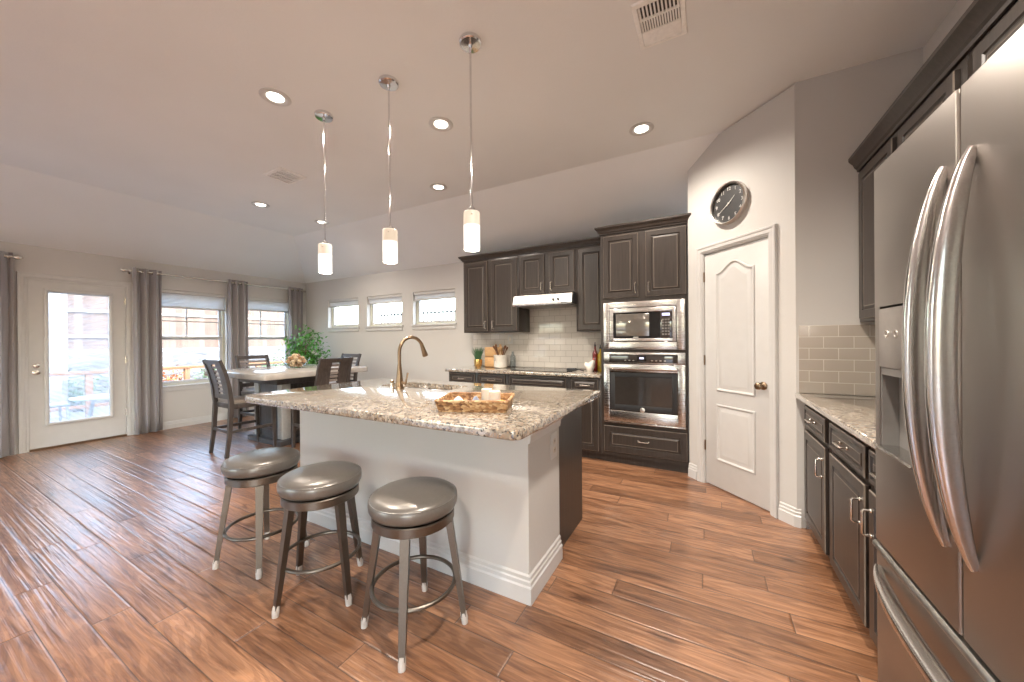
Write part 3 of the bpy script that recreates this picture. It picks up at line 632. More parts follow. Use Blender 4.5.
for nm, x0, x1 in (('bowl', -2.413, -2.10), ('bowl', -2.08, -1.692)):
    b = MB(); b.loops([[(x, y, .905) for x, y in rrect(x0, x1, 2.102, 2.398, .055)], [(x, y, .75) for x, y in inset(rrect(x0, x1, 2.102, 2.398, .055), .008)], [(x, y, .73) for x, y in inset(rrect(x0, x1, 2.102, 2.398, .055), .028)]], cap0=False)
    w_ = b.build(nm, 'steel', o); md = w_.modifiers.new('thickness', 'SOLIDIFY'); md.thickness = .002
    b = MB(); b.lathe([(.004, .006), (.028, .006), (.036, .003), (.040, .0005)], ((x0 + x1) / 2, 2.25, .7305), 20); b.build('drain', 'chrome', w_)
b = MB(); b.box(-2.101, -2.079, 2.12, 2.38, .885, .902, .004); b.build('divider', 'steel', o)
# faucet
FX, FY = -2.10, 2.035
o = thing('faucet', 'tall bronze gooseneck pull down faucet on the island', 'faucet', (FX, FY, .95))
b = MB(); b.lathe([(.034, .9505), (.034, .958), (.029, .964), (.026, 1.02), (.019, 1.09), (.0155, 1.13), (.0155, 1.14)], (FX, FY, 0), 24); b.build('body', 'bronze', o)
ax, ay = .13, .99; rad = .118; P = [(FX, FY, 1.13), (FX, FY, 1.18)] + [(FX + ax * (rad - rad * math.cos(q)), FY + ay * (rad - rad * math.cos(q)), 1.232 + rad * math.sin(q)) for q in [PI * j / 18 for j in range(16)]]
b = MB(); b.tube(P, .0135, 16); b.build('spout', 'bronze', o)
e = Vector(P[-1]); t_ = (Vector(P[-1]) - Vector(P[-2])).normalized(); t_ = (t_ + Vector((0, 0, -.6))).normalized()
b = MB(); b.tube([e - t_ * .01, e + t_ * .02, e + t_ * .05, e + t_ * .095, e + t_ * .105], [.0145, .016, .018, .0235, .021], 18); b.build('spray_head', 'bronze', o)
b = MB(); b.cyl((FX + .02, FY, .995), (FX + .062, FY + .004, .995), .0125); b.tube([(FX + .060, FY + .004, .992), (FX + .064, FY + .01, 1.03), (FX + .068, FY + .02, 1.075)], [.010, .007, .0085], 12); b.build('lever', 'bronze', o)
o = thing('soap_dispenser', 'short bronze soap dispenser left of the faucet', 'soap dispenser', (-2.165, 2.02, .95))
b = MB(); b.lathe([(.022, .9505), (.022, .957), (.017, .962), (.017, .995)], (-2.165, 2.02, 0), 20); b.build('base', 'nickel', o)
b = MB(); b.lathe([(.0155, .995), (.0165, 1.0), (.0165, 1.012), (.012, 1.016)], (-2.165, 2.02, 0), 20); b.build('cap', 'bronze', o)
# outlets
def outlet(nm, label, loc, rz, kind='outlet', s_=1.0):
    o = thing(nm, label, 'switch' if kind == 'switch' else 'outlet', loc, rz)
    b = MB(); b.box(-.040 * s_, .040 * s_, -.006, -.0005, -.065 * s_, .065 * s_, .003); b.build('cover_plate', 'white', o, True)
    if kind == 'switch':
        b = MB(); b.box(-.017, .017, -.009, -.005, -.033, .033, .002); b.build('rocker', 'crock', o, True)
    else:
        for z in (-.022, .022):
            b = MB(); b.prism(rrect(-.017, .017, z * s_ - .015, z * s_ + .015, .008), -.0085, -.005, 'y'); s2 = b.build('socket', 'crock', o, True)
            b = MB(); b.box(-.008, -.0055, -.0092, -.008, z * s_ - .004, z * s_ + .006); b.box(.0055, .008, -.0092, -.008, z * s_ - .004, z * s_ + .006); b.build('slots', 'blackm', s2, True)
outlet('wall_outlet', 'white outlet on the right end of the island', (IX1, 1.955, .705), R90, s_=1.15)
outlet('wall_outlet', 'white outlet low on the island front behind the stools', (-1.755, IY0, .385), 0)
outlet('light_switch', 'white switch on the tiled backsplash above the crock', (-2.46, YB - .009, 1.335), 0, 'switch')

# tray with candles
TC = Vector((-1.112, 1.640, .951)); ta = math.radians(21.7)
o = thing('serving_tray', 'rectangular woven seagrass tray on the island', 'tray', TC, ta)
b = MB()
R_ = lambda k: rrect(-.195 + k, .195 - k, -.145 + k, .145 - k, .02)
b.loops([[(x, y, z) for x, y in R_(k)] for k, z in ((.014, .0), (.0, .055), (.012, .055), (.024, .012))]); b.build('basket', 'wicker', o, True)
b = MB(); q = R_(.006); b.tube([(x, y, .055 + .002 * math.sin(i * 2.5)) for i, (x, y) in enumerate(q)], .0085, 8, True); b.build('rim', 'wicker', o, True)
def ontray(x, y): c, s_ = math.cos(ta), math.sin(ta); return (TC.x + c * x - s_ * y, TC.y + s_ * x + c * y, TC.z + .0125)
for (wx, wy), lb in (((-1.01, 1.665), 'ivory pillar candle in the tray, the nearer one'), ((-1.098, 1.722), 'ivory pillar candle in the tray, behind the nearer candle')):
    o = thing('candle', lb, 'candle', (wx, wy, TC.z + .0125), 0, 'candles in the woven tray'); z = TC.z + .0125
    b = MB(); b.lathe([(.028, z), (.031, z + .003), (.031, z + .080), (.028, z + .083), (.024, z + .079), (.003, z + .077)], (wx, wy, 0), 28); b.build('wax', 'candle', o)
    b = MB(); b.cyl((wx, wy, z + .077), (wx + .001, wy, z + .088), .001, seg=6); b.build('wick', 'blackm', o)
def napkin(nm, cx, cy, w_, d_, rot, mat, label, hump):
    b = MB(); L = []
    for i in range(11):
        l = []
        for j in range(11):
            x = w_ * (i / 10 - .5); y = d_ * (j / 10 - .5); z = .002 + hump * (.5 + .5 * math.sin(i * .9 + j * .5)) * math.sin(PI * i / 10) * math.sin(PI * j / 10) ** .5
            l.append((x, y, z))
        L.append(l)
    b.loops(L, closed=False, cap0=False, cap1=False); X, Y, Z = ontray(cx, cy); b.xf(Matrix.Translation((X, Y, Z)) @ Matrix.Rotation(ta + rot, 4, 'Z'))
    o = b.build(nm, mat); md = o.modifiers.new('thickness', 'SOLIDIFY'); md.thickness = .004; md.offset = 1; tag(o, label, 'napkin')
napkin('napkin', -.105, -.005, .11, .17, .2, 'clothw', 'white folded napkin at the left of the woven tray', .045); napkin('napkin', -.02, .03, .085, .10, -.4, 'cloth', 'blue grey folded napkin in the middle of the woven tray', .042)
for k in range(3):
    X, Y, Z = ontray(.115 + .022 * k, .045 - .03 * k); b = MB(); b.sphere((X, Y, Z + .015), .019, (1.0, .85, .8)); o = b.build('dried_pod', 'yellow'); tag(o, 'yellow dried pod in the right end of the woven tray', 'decoration', 'yellow pods in the tray')

# ------------------------------------------------------------------ items on the back counter
zc = .9455
o = thing('potted_grass', 'small green grass plant in a gold pot on the back counter', 'plant', (-2.885, 4.3, zc))
b = MB(); b.lathe([(.044, zc), (.054, zc + .02), (.059, zc + .06), (.056, zc + .105), (.052, zc + .105), (.052, zc + .09), (.003, zc + .088)], (-2.885, 4.3, 0), 24); b.build('pot', 'gold', o)
b = MB()
for k in range(130):
    a = random.uniform(0, 2 * PI); r0 = random.uniform(0, .038); sp = random.uniform(.02, .075); h = random.uniform(.11, .20); x, y = -2.885 + r0 * math.cos(a), 4.3 + r0 * math.sin(a)
    b.tube([(x, y, zc + .088), (x + sp * .35 * math.cos(a), y + sp * .35 * math.sin(a), zc + .088 + h * .6), (x + sp * math.cos(a), y + sp * math.sin(a), zc + .088 + h)], [.0035, .003, .0006], 4)
b.build('blades', 'grass', o, smooth=False)
o = thing('bread_box', 'two tier maple wood box between gold pot and crock', 'box', (-2.69, 4.40, zc))
for z0 in (zc, zc + .142):
    b = MB(); b.box(-2.80, -2.575, 4.34, 4.47, z0, z0 + .136, .006); t = b.build('tier', 'board', o)
    b = MB(); b.box(-2.785, -2.59, 4.333, 4.342, z0 + .014, z0 + .122, .004); b.build('door', 'board', t)
CX, CY = -2.495, 4.27
o = thing('utensil_crock', 'white glazed crock full of wooden spoons', 'crock', (CX, CY, zc))
b = MB(); b.lathe([(.080, zc), (.088, zc + .006), (.092, zc + .03), (.092, zc + .155), (.095, zc + .16), (.095, zc + .172), (.086, zc + .172), (.085, zc + .02), (.003, zc + .018)], (CX, CY, 0), 32); b.build('jar', 'crock', o)
b = MB(); b.tube([(CX - .04 + .012 * math.cos(q), CY - .092 + .004, zc + .115 + .015 * math.sin(q)) for q in [2 * PI * j / 16 for j in range(16)]], .002, 6, True); b.build('emblem', 'grey', o)
for k in range(8):
    a = 2 * PI * k / 8 + .3; tx, ty = .055 * math.cos(a), .035 * math.sin(a); bx, by = CX - tx * .5, CY - ty * .6; tz = zc + .235 + .035 * (k % 3) / 2
    b = MB(); top = Vector((CX + tx * 1.55, CY + ty * 1.2, tz)); bot = Vector((bx, by, zc + .021)); dd = (top - bot).normalized()
    b.tube([bot, top], .006, 8)
    b.tube([top - dd * .012, top + dd * .006, top + dd * .028, top + dd * .048, top + dd * .056], [.006, .020, .030, .022, .004], 10, sect=[(math.cos(q), .4 * math.sin(q)) for q in [2 * PI * j / 10 for j in range(10)]])
    tag(b.build('wooden_spoon', 'spoonl' if k in (2, 6) else 'spoon'), 'pale wooden spoon standing in the white crock' if k in (2, 6) else 'dark wooden spoon standing in the white crock', 'spoon', 'wooden spoons in the crock')
o = thing('glass_bottle', 'clear glass bottle right of the white crock', 'bottle', (-2.352, 4.36, zc))
b = MB(); b.lathe([(.036, zc), (.040, zc + .008), (.040, zc + .15), (.018, zc + .185), (.016, zc + .215), (.019, zc + .22), (.002, zc + .22)], (-2.352, 4.36, 0), 24); b.build('body', 'clearbottle', o)
def oilbottle(nm, x, y, rad, hs, ht, mat, label):
    o = thing(nm, label, 'bottle', (x, y, zc))
    b = MB(); b.lathe([(rad * .92, zc), (rad, zc + .006), (rad, zc + hs), (rad * .75, zc + hs + .02), (.012, zc + hs + .05), (.011, zc + ht - .045)], (x, y, 0), 24); b.build('glass', mat, o)
    b = MB(); b.lathe([(.013, zc + ht - .050), (.013, zc + ht - .035), (.007, zc + ht - .03), (.004, zc + ht)], (x, y, 0), 16); b.build('pourer', 'blackm', o)
oilbottle('syrup_bottle', -1.178, 4.27, .033, .205, .345, 'red', 'dark red bottle with black pourer behind the china hen')
oilbottle('oil_bottle', -1.107, 4.24, .032, .19, .315, 'oil', 'yellow oil bottle with black pourer beside the oven tower')
o = thing('hen_figurine', 'cream china hen on the back counter near the oven tower', 'figurine', (-1.20, 4.14, zc))
b = MB(); b.lathe([(.032, zc), (.036, zc + .004), (.040, zc + .02), (.054, zc + .045), (.055, zc + .065), (.040, zc + .085), (.016, zc + .10), (.002, zc + .104)], (-1.205, 4.14, 0), 24)
b.tube([(-1.205, 4.14, zc + .065), (-1.18, 4.135, zc + .09), (-1.165, 4.13, zc + .115), (-1.16, 4.13, zc + .135)], [.045, .036, .026, .018], 16); b.tube([(-1.225, 4.14, zc + .06), (-1.25, 4.143, zc + .085), (-1.262, 4.145, zc + .105)], [.036, .028, .010], 14); b.build('body', 'hen', o)
b = MB(); b.sphere((-1.158, 4.13, zc + .146), .011, (1, .5, 1)); b.build('crest', 'comb', o)
b = MB(); b.tube([(-1.146, 4.13, zc + .132), (-1.132, 4.128, zc + .128)], [.006, .001], 8); b.build('beak', 'gold', o)
o = thing('spatula', 'black utensil with block head lying right of the cooktop', 'utensil', (-1.40, 4.05, zc))
b = MB(); b.box(-1.455, -1.345, 4.03, 4.085, .9525, .985, .006); b.build('head', 'blackm', o); b = MB(); b.tube([(-1.347, 4.06, .972), (-1.30, 4.065, .968), (-1.255, 4.07, .957)], [.008, .006, .008], 10); b.build('handle', 'blackm', o)

# ------------------------------------------------------------------ right hand run
RN = -R90; gR = 'dark base cabinets beside the refrigerator'
def rbase(y0, y1, label, a, c, hx):
    Wd = y0 - y1; base_unit((.575, y0, 0), RN, Wd, label, gR, [('drawer_front', a, c, .732, .866, 0, (a + c) / 2, .805, False, .020), ('door', a, c, .110, .704, 0, hx, .58)], XR - .575 - .003)
rbase(3.148, 2.545, 'dark base cabinet with drawer nearest the pantry door', .088, .560, .522); rbase(2.543, 1.988, 'middle dark base cabinet with drawer by the refrigerator run', .045, .530, .492); rbase(1.986, 1.605, 'dark base cabinet tight against the refrigerator side', .018, .360, .056)
counter('speckled granite countertop between the pantry wall and refrigerator', rrect(.540, XR - .002, 1.602, 3.140, [0, 0, 0, .012]), .906, .94)
gRU = 'dark upper cabinets on the right wall'
def rup(y0, y1, z0, label, doors): upper(0, y0 - y1, z0, 2.40, label, doors, (.862, y0, z0), RN, XR - .862 - .003, gRU)
rup(3.148, 2.582, 1.42, 'dark upper cabinet nearest the pantry on the right wall', [(.060, .530, .50)]); rup(2.580, 2.042, 1.42, 'dark upper cabinet left of the one over the refrigerator', [(.030, .500, .47)])
rup(2.040, 1.142, 1.93, 'dark short upper cabinet above the refrigerator door split', [(.075, .44, None), (.47, .86, None)]); rup(1.140, .25, 1.93, 'dark short upper cabinet above the refrigerator right door', [(.03, .43, None), (.46, .86, None)])
o = MB(); o.molding([(.8825, 3.146), (.8825, .25)], [(x, h * 1.2) for x, h in CRN], lambda x, y, h: (x, y, 2.4005 + h)); o.box(.884, XR - .003, .25, 3.146, 2.401, 2.49)
tag(o.build('crown_moulding', 'cab', ang=20), 'dark crown moulding on the right wall upper cabinets', 'moulding')

# refrigerator (local: x towards the camera side, y into the wall, front at y = 0)
o = thing('refrigerator', 'large stainless french door refrigerator in the right foreground', 'refrigerator', (.48, 1.592, 0), RN)
b = MB(); b.box(.004, .906, .068, .688, .03, 1.835, .006); b.build('cabinet_body', 'greyl', o, True)
b = MB(); b.box(.02, .89, .03, .40, .001, .075, .004); b.build('base_grille', 'blackm', o, True)
def dsec(x0, x1): return rrect(x0, x1, 0, .064, [.009, .006, .002, .002])
b = MB(); b.prism(dsec(.003, .446), .672, .965, 'z'); b.prism(dsec(.003, .446), 1.415, 1.856, 'z')
b.prism(rrect(.003, .048, 0, .064, [.012, 0, 0, .004]), .965, 1.415, 'z'); b.prism(rrect(.280, .446, 0, .064, [0, .012, .004, 0]), .965, 1.415, 'z'); b.box(.048, .280, .050, .064, .965, 1.415); ld = b.build('door', 'steelv', o, True)
b = MB(); b.box(.4465, .4535, .012, .067, .672, 1.85); b.build('door_gasket', 'black', o, True)
b = MB(); b.box(.049, .279, -.003, .012, 1.228, 1.408, .003); dp = b.build('dispenser_panel', 'greyl', ld, True)
for x, z in ((.105, 1.33), (.165, 1.33), (.225, 1.33)):
    b = MB(); b.tube([(x + .010 * math.cos(q), -.0035, z + .010 * math.sin(q)) for q in [2 * PI * j / 16 for j in range(16)]], .0015, 6, True); b.build('dispenser_button', 'silver', ld, True)
b = MB(); b.box(.0495, .2785, .040, .0495, .968, 1.226); b.box(.0495, .056, .002, .040, .985, 1.226); b.box(.272, .2785, .002, .040, .985, 1.226); b.box(.056, .272, .002, .040, 1.205, 1.226); b.build('dispenser_niche', 'grey', ld, True)
b = MB(); b.prism([(.048, .985), (-.012, .985), (-.016, .978), (-.002, .966), (.048, .966)], .050, .278, 'x'); b.build('drip_tray', 'handle', ld, True)
b = MB(); b.box(.150, .185, .018, .040, 1.09, 1.20, .005); b.build('dispenser_lever', 'blackm', ld, True)
b = MB(); b.prism(dsec(.454, .906), .672, 1.856, 'z', .003); rd = b.build('door', 'steelv', o, True)
SEC = [(.62 * math.copysign(abs(math.cos(q)) ** .6, math.cos(q)), 1.0 * math.copysign(abs(math.sin(q)) ** .6, math.sin(q))) for q in [2 * PI * j / 16 for j in range(16)]]
def bow(x, par):
    P, Rr = [], []
    for i in range(33):
        t = i / 32; z = .845 + .86 * t; u = abs(2 * t - 1); P.append((x, -.002 - .048 * (1 - u ** 2.2) ** .85, z)); Rr.append(.0225 - .014 * u ** 3)
    b = MB(); b.tube(P, Rr, sect=SEC, up=(0, -1, 0)); b.build('handle', 'handle', par, True, ang=50)
bow(.406, ld); bow(.506, rd)
b = MB(); b.box(.003, .906, .002, .064, .088, .640, .008); fz = b.build('freezer_drawer', 'steelv', o, True)
b = MB(); b.prism([(.064, .640), (-.002, .640), (-.008, .648), (-.006, .657), (.0, .663), (.064, .663)], .003, .906, 'x'); b.build('drawer_lip', 'silver', fz, True)
P, Rr = [], []
for i in range(33):
    t = i / 32; u = abs(2 * t - 1); P.append((.035 + .84 * t, -.002 - .048 * (1 - u ** 2.2) ** .85, .592)); Rr.append(.0225 - .014 * u ** 3)
b = MB(); b.tube(P, Rr, sect=SEC, up=(0, -1, 0)); b.build('handle', 'handle', fz, True, ang=50)
b = MB()
for x in (.03, .85): b.box(x, x + .03, .02, .12, 1.857, 1.872, .003)
b.build('hinge_cap', 'blackm', o, True)

# ------------------------------------------------------------------ bar stools
def make_stool():
    o = thing('bar_stool', '', 'stool', (0, 0, 0), 0, 'round bar stools at the island')
    b = MB(); b.lathe([(.06, .548), (.172, .548), (.190, .553), (.199, .570), (.2005, .590), (.199, .602), (.1945, .609), (.190, .616), (.176, .624), (.15, .631), (.08, .637), (.002, .638)], seg=48); b.build('seat_cushion', 'vinyl', o, True, ang=60)
    b = MB(); b.tube([((.1955) * math.cos(q), .1955 * math.sin(q), .6085) for q in [2 * PI * j / 48 for j in range(48)]], .0028, 8, True); b.build('piping', 'vinyl', o, True)
    b = MB(); b.lathe([(.10, .497), (.181, .497), (.185, .501), (.185, .536), (.181, .540), (.10, .540)], seg=48); b.lathe([(.075, .540), (.075, .549)], seg=24); b.build('swivel_apron', 'pewter', o, True)
    for k in range(4):
        a = R90 * k; c_, s_ = math.cos(a), math.sin(a); sq = [(-1, -.8), (1, -.8), (1, .8), (-1, .8)]
        P = [(q * c_, q * s_, z) for q, z in ((.158, .515), (.228, .034))]
        b = MB(); b.tube(P, [.0195, .0135], sect=sq, up=(c_, s_, .15)); lg = b.build('leg', 'pewter', o, True)
        P = [(q * c_, q * s_, z) for q, z in ((.2245, .052), (.2295, .028), (.2315, .0005))]
        b = MB(); b.tube(P, [.0150, .0165, .0150], 12, up=(c_, s_, .15)); b.build('foot_cap', 'foot', lg, True)
    b = MB(); b.tube([(.186 * math.cos(q), .186 * math.sin(q), .205) for q in [2 * PI * j / 56 for j in range(56)]], .0095, 10, True); b.build('foot_ring', 'pewter', o, True)
    return o
s0 = make_stool(); s0.matrix_basis = Matrix.Translation((-1.20, 1.245, 0)) @ Matrix.Rotation(math.radians(31), 4, 'Z'); s0['label'] = 'round grey vinyl bar stool nearest the camera, rightmost of three'
dup(s0, (-1.815, 1.197, 0), math.radians(-3), 'round grey vinyl bar stool in the middle of three'); dup(s0, (-2.405, 1.206, 0), math.radians(-32), 'round grey vinyl bar stool nearest the dining table, leftmost of three')

# ------------------------------------------------------------------ dining set
o = thing('dining_table', 'square pale stone topped counter height dining table on a dark pedestal', 'dining table', (-5.09, 2.93, 0))
b = MB(); slab(b, rrect(-5.84, -4.38, 2.22, 3.64, .035, 4), .880, .95, None, .012); b.build('tabletop', 'stone', o)
PX0, PX1, PY0, PY1 = -5.42, -4.76, 2.62, 3.26
b = MB(); b.box(PX0 + .02, PX1 - .02, PY0 + .02, PY1 - .02, .07, .80); b.build('pedestal', 'ped', o)
b = MB(); b.box(PX0 - .06, PX1 + .06, PY0 - .06, PY1 + .06, .001, .07, .006); b.build('plinth', 'ped', o)
b = MB(); b.box(PX0 - .12, PX1 + .12, PY0 - .12, PY1 + .12, .79, .880, .004); b.build('top_frame', 'ped', o)
for x in (PX0, PX1 - .11):
    for y in (PY0, PY1 - .11):
        b = MB(); b.box(x, x + .11, y, y + .11, .071, .79, .006); b.build('corner_post', 'pil', o)
def make_chair(slatted):
    o = thing('dining_chair', '', 'chair', (0, 0, 0), 0, 'dark counter height dining chairs'); sq = [(-1, -1), (1, -1), (1, 1), (-1, 1)]
    for s_ in (-1, 1):
        x = .205 * s_; P = [(x, -.265, .001), (x, -.235, .25), (x, -.215, .60), (x, -.235, .80), (x, -.275, .98), (x, -.325, 1.12)]
        b = MB(); b.tube(P, [.017, .019, .022, .020, .018, .016], sect=sq, up=(1, 0, 0)); b.build('back_post', 'chair', o, True)
        b = MB(); b.tube([(x, .225, .57), (x, .235, .30), (x, .250, .001)], [.021, .019, .015], sect=sq, up=(1, 0, 0)); b.build('leg', 'chair', o, True)
        b = MB(); b.box(x - .010, x + .010, -.225, .225, .27, .305, .003); b.build('stretcher', 'chair', o, True)
    b = MB(); b.box(-.19, .19, .225, .247, .20, .235, .003); b.build('stretcher', 'chair', o, True); b = MB(); b.box(-.19, .19, -.245, -.225, .27, .305, .003); b.build('stretcher', 'chair', o, True)
    b = MB(); b.box(-.215, .215, -.21, .235, .545, .605, .006); b.build('seat_frame', 'chair', o, True)
    b = MB(); q = rrect(-.205, .205, -.20, .245, .04); b.loops([[(x, y, z) for x, y in inset(q, k)] for k, z in ((0, .606), (0, .628), (.012, .642), (.05, .650))]); b.build('seat', 'seat', o, True)
    yb = lambda z: -.215 - .020 * max(0, (z - .60) / .2) if z < .8 else (-.235 - .040 * (z - .8) / .18 if z < .98 else -.275 - .050 * (z - .98) / .14)
    def sheet(x0, x1, z0, z1, t=.016, n=8):
        m_ = MB(); L = []
        for i in range(n + 1):
            z = z0 + (z1 - z0) * i / n; y = yb(z); L.append([(x0, y - t / 2, z), (x1, y - t / 2, z), (x1, y + t / 2, z), (x0, y + t / 2, z)])
        return m_.loops(L)
    b = sheet(-.185, .185, 1.065, 1.118, .026); b.build('top_rail', 'chair', o, True); b = sheet(-.185, .185, .66, .715, .022); b.build('lower_rail', 'chair', o, True)
    if slatted:
        for k in range(6): b = sheet(-.186, .186, .745 + k * .053, .778 + k * .053, .012, 2); b.build('slat', 'slats', o, True)
    else:
        for x0 in (-.186, .055): b = sheet(x0, x0 + .131, .71, 1.07); b.build('back_panel', 'chair', o, True)
        for k in range(7): b = sheet(-.058, .058, .735 + k * .047, .762 + k * .047, .010, 2); b.build('rung', 'slats', o, True)
    return o
c0 = make_chair(False); c0.matrix_basis = Matrix.Translation((-5.01, 2.31, 0)) @ Matrix.Rotation(math.radians(-2), 4, 'Z'); c0['label'] = 'dark ladder back dining chair at the near side of the table, full legs seen'
dup(c0, (-4.30, 2.84, 0), R90, 'dark ladder back dining chair half hidden behind the island, back towards the camera')
c1 = make_chair(True); c1.matrix_basis = Matrix.Translation((-5.79, 2.93, 0)) @ Matrix.Rotation(-R90, 4, 'Z'); c1['label'] = 'dark slat back dining chair on the window side of the table'
dup(c1, (-5.07, 3.56, 0), PI, 'dark slat back dining chair at the far side of the table')
# bowl of shells
BXc, BYc = -5.13, 3.02
o = thing('glass_bowl', 'clear glass bowl heaped with tan shells on the dining table', 'bowl', (BXc, BYc, .951))
b = MB(); b.lathe([(.06, .951), (.07, .953), (.14, 1.005), (.185, 1.085), (.181, 1.087), (.134, 1.010), (.066, .960), (.003, .959)], (BXc, BYc, 0), 36); b.build('bowl', 'bowlglass', o)
for k in range(26):
    lay = 0 if k < 6 else (1 if k < 15 else (2 if k < 23 else 3)); n = (6, 9, 8, 3)[lay]; rr = (.055, .105, .075, .03)[lay]; a = 2 * PI * k / n + lay * .5; z = (.995, 1.045, 1.090, 1.125)[lay]
    x, y = BXc + rr * math.cos(a), BYc + rr * math.sin(a); q = Vector((random.uniform(-1, 1), random.uniform(-1, 1), random.uniform(-.4, .8))).normalized() * .036
    b = MB(); c_ = Vector((x, y, z)); b.tube([c_ - q, c_ - q * .6, c_ + q * .1, c_ + q * .55, c_ + q], [.006, .024, .030, .018, .003], 9); tag(b.build('seashell', 'shellw' if k % 3 else 'shell'), 'tan spiral seashell heaped in the glass bowl' if k % 3 == 0 else 'cream spiral seashell heaped in the glass bowl', 'seashell', 'seashells in the glass bowl')
# corner plant
o = thing('potted_ficus', 'leafy green ficus tree in the corner behind the dining table', 'plant', (-6.42, 3.95, 0)); px, py = -6.42, 3.95
b = MB(); b.lathe([(.13, .001), (.15, .01), (.19, .34), (.20, .36), (.185, .36), (.175, .31), (.003, .31)], (px, py, 0), 32); b.build('planter', 'pot', o); b = MB(); b.lathe([(.174, .312), (.10, .322), (.003, .325)], (px, py, 0), 24); b.build('soil', 'soil', o)
b = MB(); b.tube([(px, py, .32), (px + .02, py - .01, .7), (px - .01, py + .01, 1.05), (px, py, 1.35)], [.022, .019, .015, .008], 10); tips = []
for k in range(26):
    a = random.uniform(0, 2 * PI); z0 = random.uniform(.75, 1.3); L_ = random.uniform(.18, .38); up = random.uniform(.0, .30); e_ = (px + L_ * math.cos(a), py + L_ * .85 * math.sin(a), min(1.62, z0 + up)); md_ = ((px + e_[0]) / 2, (py + e_[1]) / 2, (z0 + e_[2]) / 2 + .04)
    b.tube([(px, py, z0), md_, e_], [.007, .005, .002], 6); tips += [md_, e_, tuple((Vector(md_) + Vector(e_)) / 2)]
b.build('trunk', 'bark', o)
b = MB()
def leaf_quad(mb, c, dr_, L_, wd):
    t = dr_.normalized(); s_ = t.cross(Vector((random.uniform(-.3, .3), random.uniform(-.3, .3), 1))).normalized(); n_ = s_.cross(t); pts = []
    for q, w2 in ((0, .05), (.3, .9), (.6, .8), (1, .02)): pts.append((c + t * L_ * q - n_ * L_ * .25 * q * q, w2 * wd))
    A = [mb.bm.verts.new(p + s_ * w2 + n_ * w2 * .3) for p, w2 in pts]; B = [mb.bm.verts.new(p) for p, w2 in pts]; C_ = [mb.bm.verts.new(p - s_ * w2 + n_ * w2 * .3) for p, w2 in pts]
    for i in range(3): mb.bm.faces.new((A[i], A[i + 1], B[i + 1], B[i])); mb.bm.faces.new((B[i], B[i + 1], C_[i + 1], C_[i]))
def leaves(mb, tips, n, spread, L0, L1, w_):
    for k in range(n):
        c = Vector(random.choice(tips)) + Vector((random.gauss(0, spread), random.gauss(0, spread), random.gauss(0, spread)))
        leaf_quad(mb, c, Vector((random.uniform(-1, 1), random.uniform(-1, 1), random.uniform(-.7, .5))), random.uniform(L0, L1), w_)
leaves(b, tips, 1100, .075, .05, .095, .020); b.build('foliage', 'leaf', o, smooth=False)

# ------------------------------------------------------------------ lamps, vents, clock
def spot(par, loc, watt, col, size=2.75, rad=.04, blend=.8):
    l = bpy.data.lights.new('lamp_light', 'SPOT'); l.energy = watt; l.color = col; l.spot_size = size; l.spot_blend = blend; l.shadow_soft_size = rad
    q = bpy.data.objects.new('lamp_light', l); COL.objects.link(q); q.parent = par; q.location = loc
def make_can():
    o = thing('recessed_light', '', 'ceiling light', (0, 0, 0), 0, 'recessed ceiling lights')
    b = MB(); b.lathe([(.070, -.0005), (.098, -.0005), (.100, -.004), (.094, -.009), (.076, -.011), (.062, -.006), (.054, -.002)], seg=40, caps=False); bmesh.ops.remove_doubles(b.bm, verts=b.bm.verts, dist=1e-6); b.build('trim_ring', 'white', o, True)
    b = MB(); b.lathe([(.054, -.001), (.054, -.005), (.045, -.0065), (.002, -.007)], seg=32); b.build('lens', 'canlens', o, True)
    spot(o, (0, 0, -.03), CAN_W, (1, .905, .79)); return o
cans = [((-2.742, 1.483), 'recessed ceiling light left of the pendants, nearest the camera'), ((-1.906, 2.323), 'bright recessed ceiling light between the middle and right pendant rods'), ((-.472, 3.20), 'recessed ceiling light above the oven tower'), ((-2.716, 3.256), 'small recessed ceiling light farther back between two pendants'), ((-5.058, 2.54), 'small recessed ceiling light beside the long vent over the dining table'), ((-5.016, 3.356), 'small recessed ceiling light behind the left pendant rod')]
k0 = make_can(); k0.location = (*cans[0][0], ZC); k0['label'] = cans[0][1]
cans += [((.05, .95), 'unseen recessed light added as warm fill over the aisle by the refrigerator'), ((.05, -1.2), 'unseen recessed light added as warm fill behind the refrigerator aisle')]  # two unseen lamps added to warm and brighten the right side and front
for (x, y), lb in cans[1:]:
    c_ = dup(k0, (x, y, ZC), 0, lb)
    for q in c_.children:
        if q.type == 'LIGHT':
            q.data = q.data.copy(); q.data.energy = CAN_W * (1.7 if y < 1.4 else (.45 if x < -4 or y > 3.25 else (.72 if x > -1 else 1.45)))
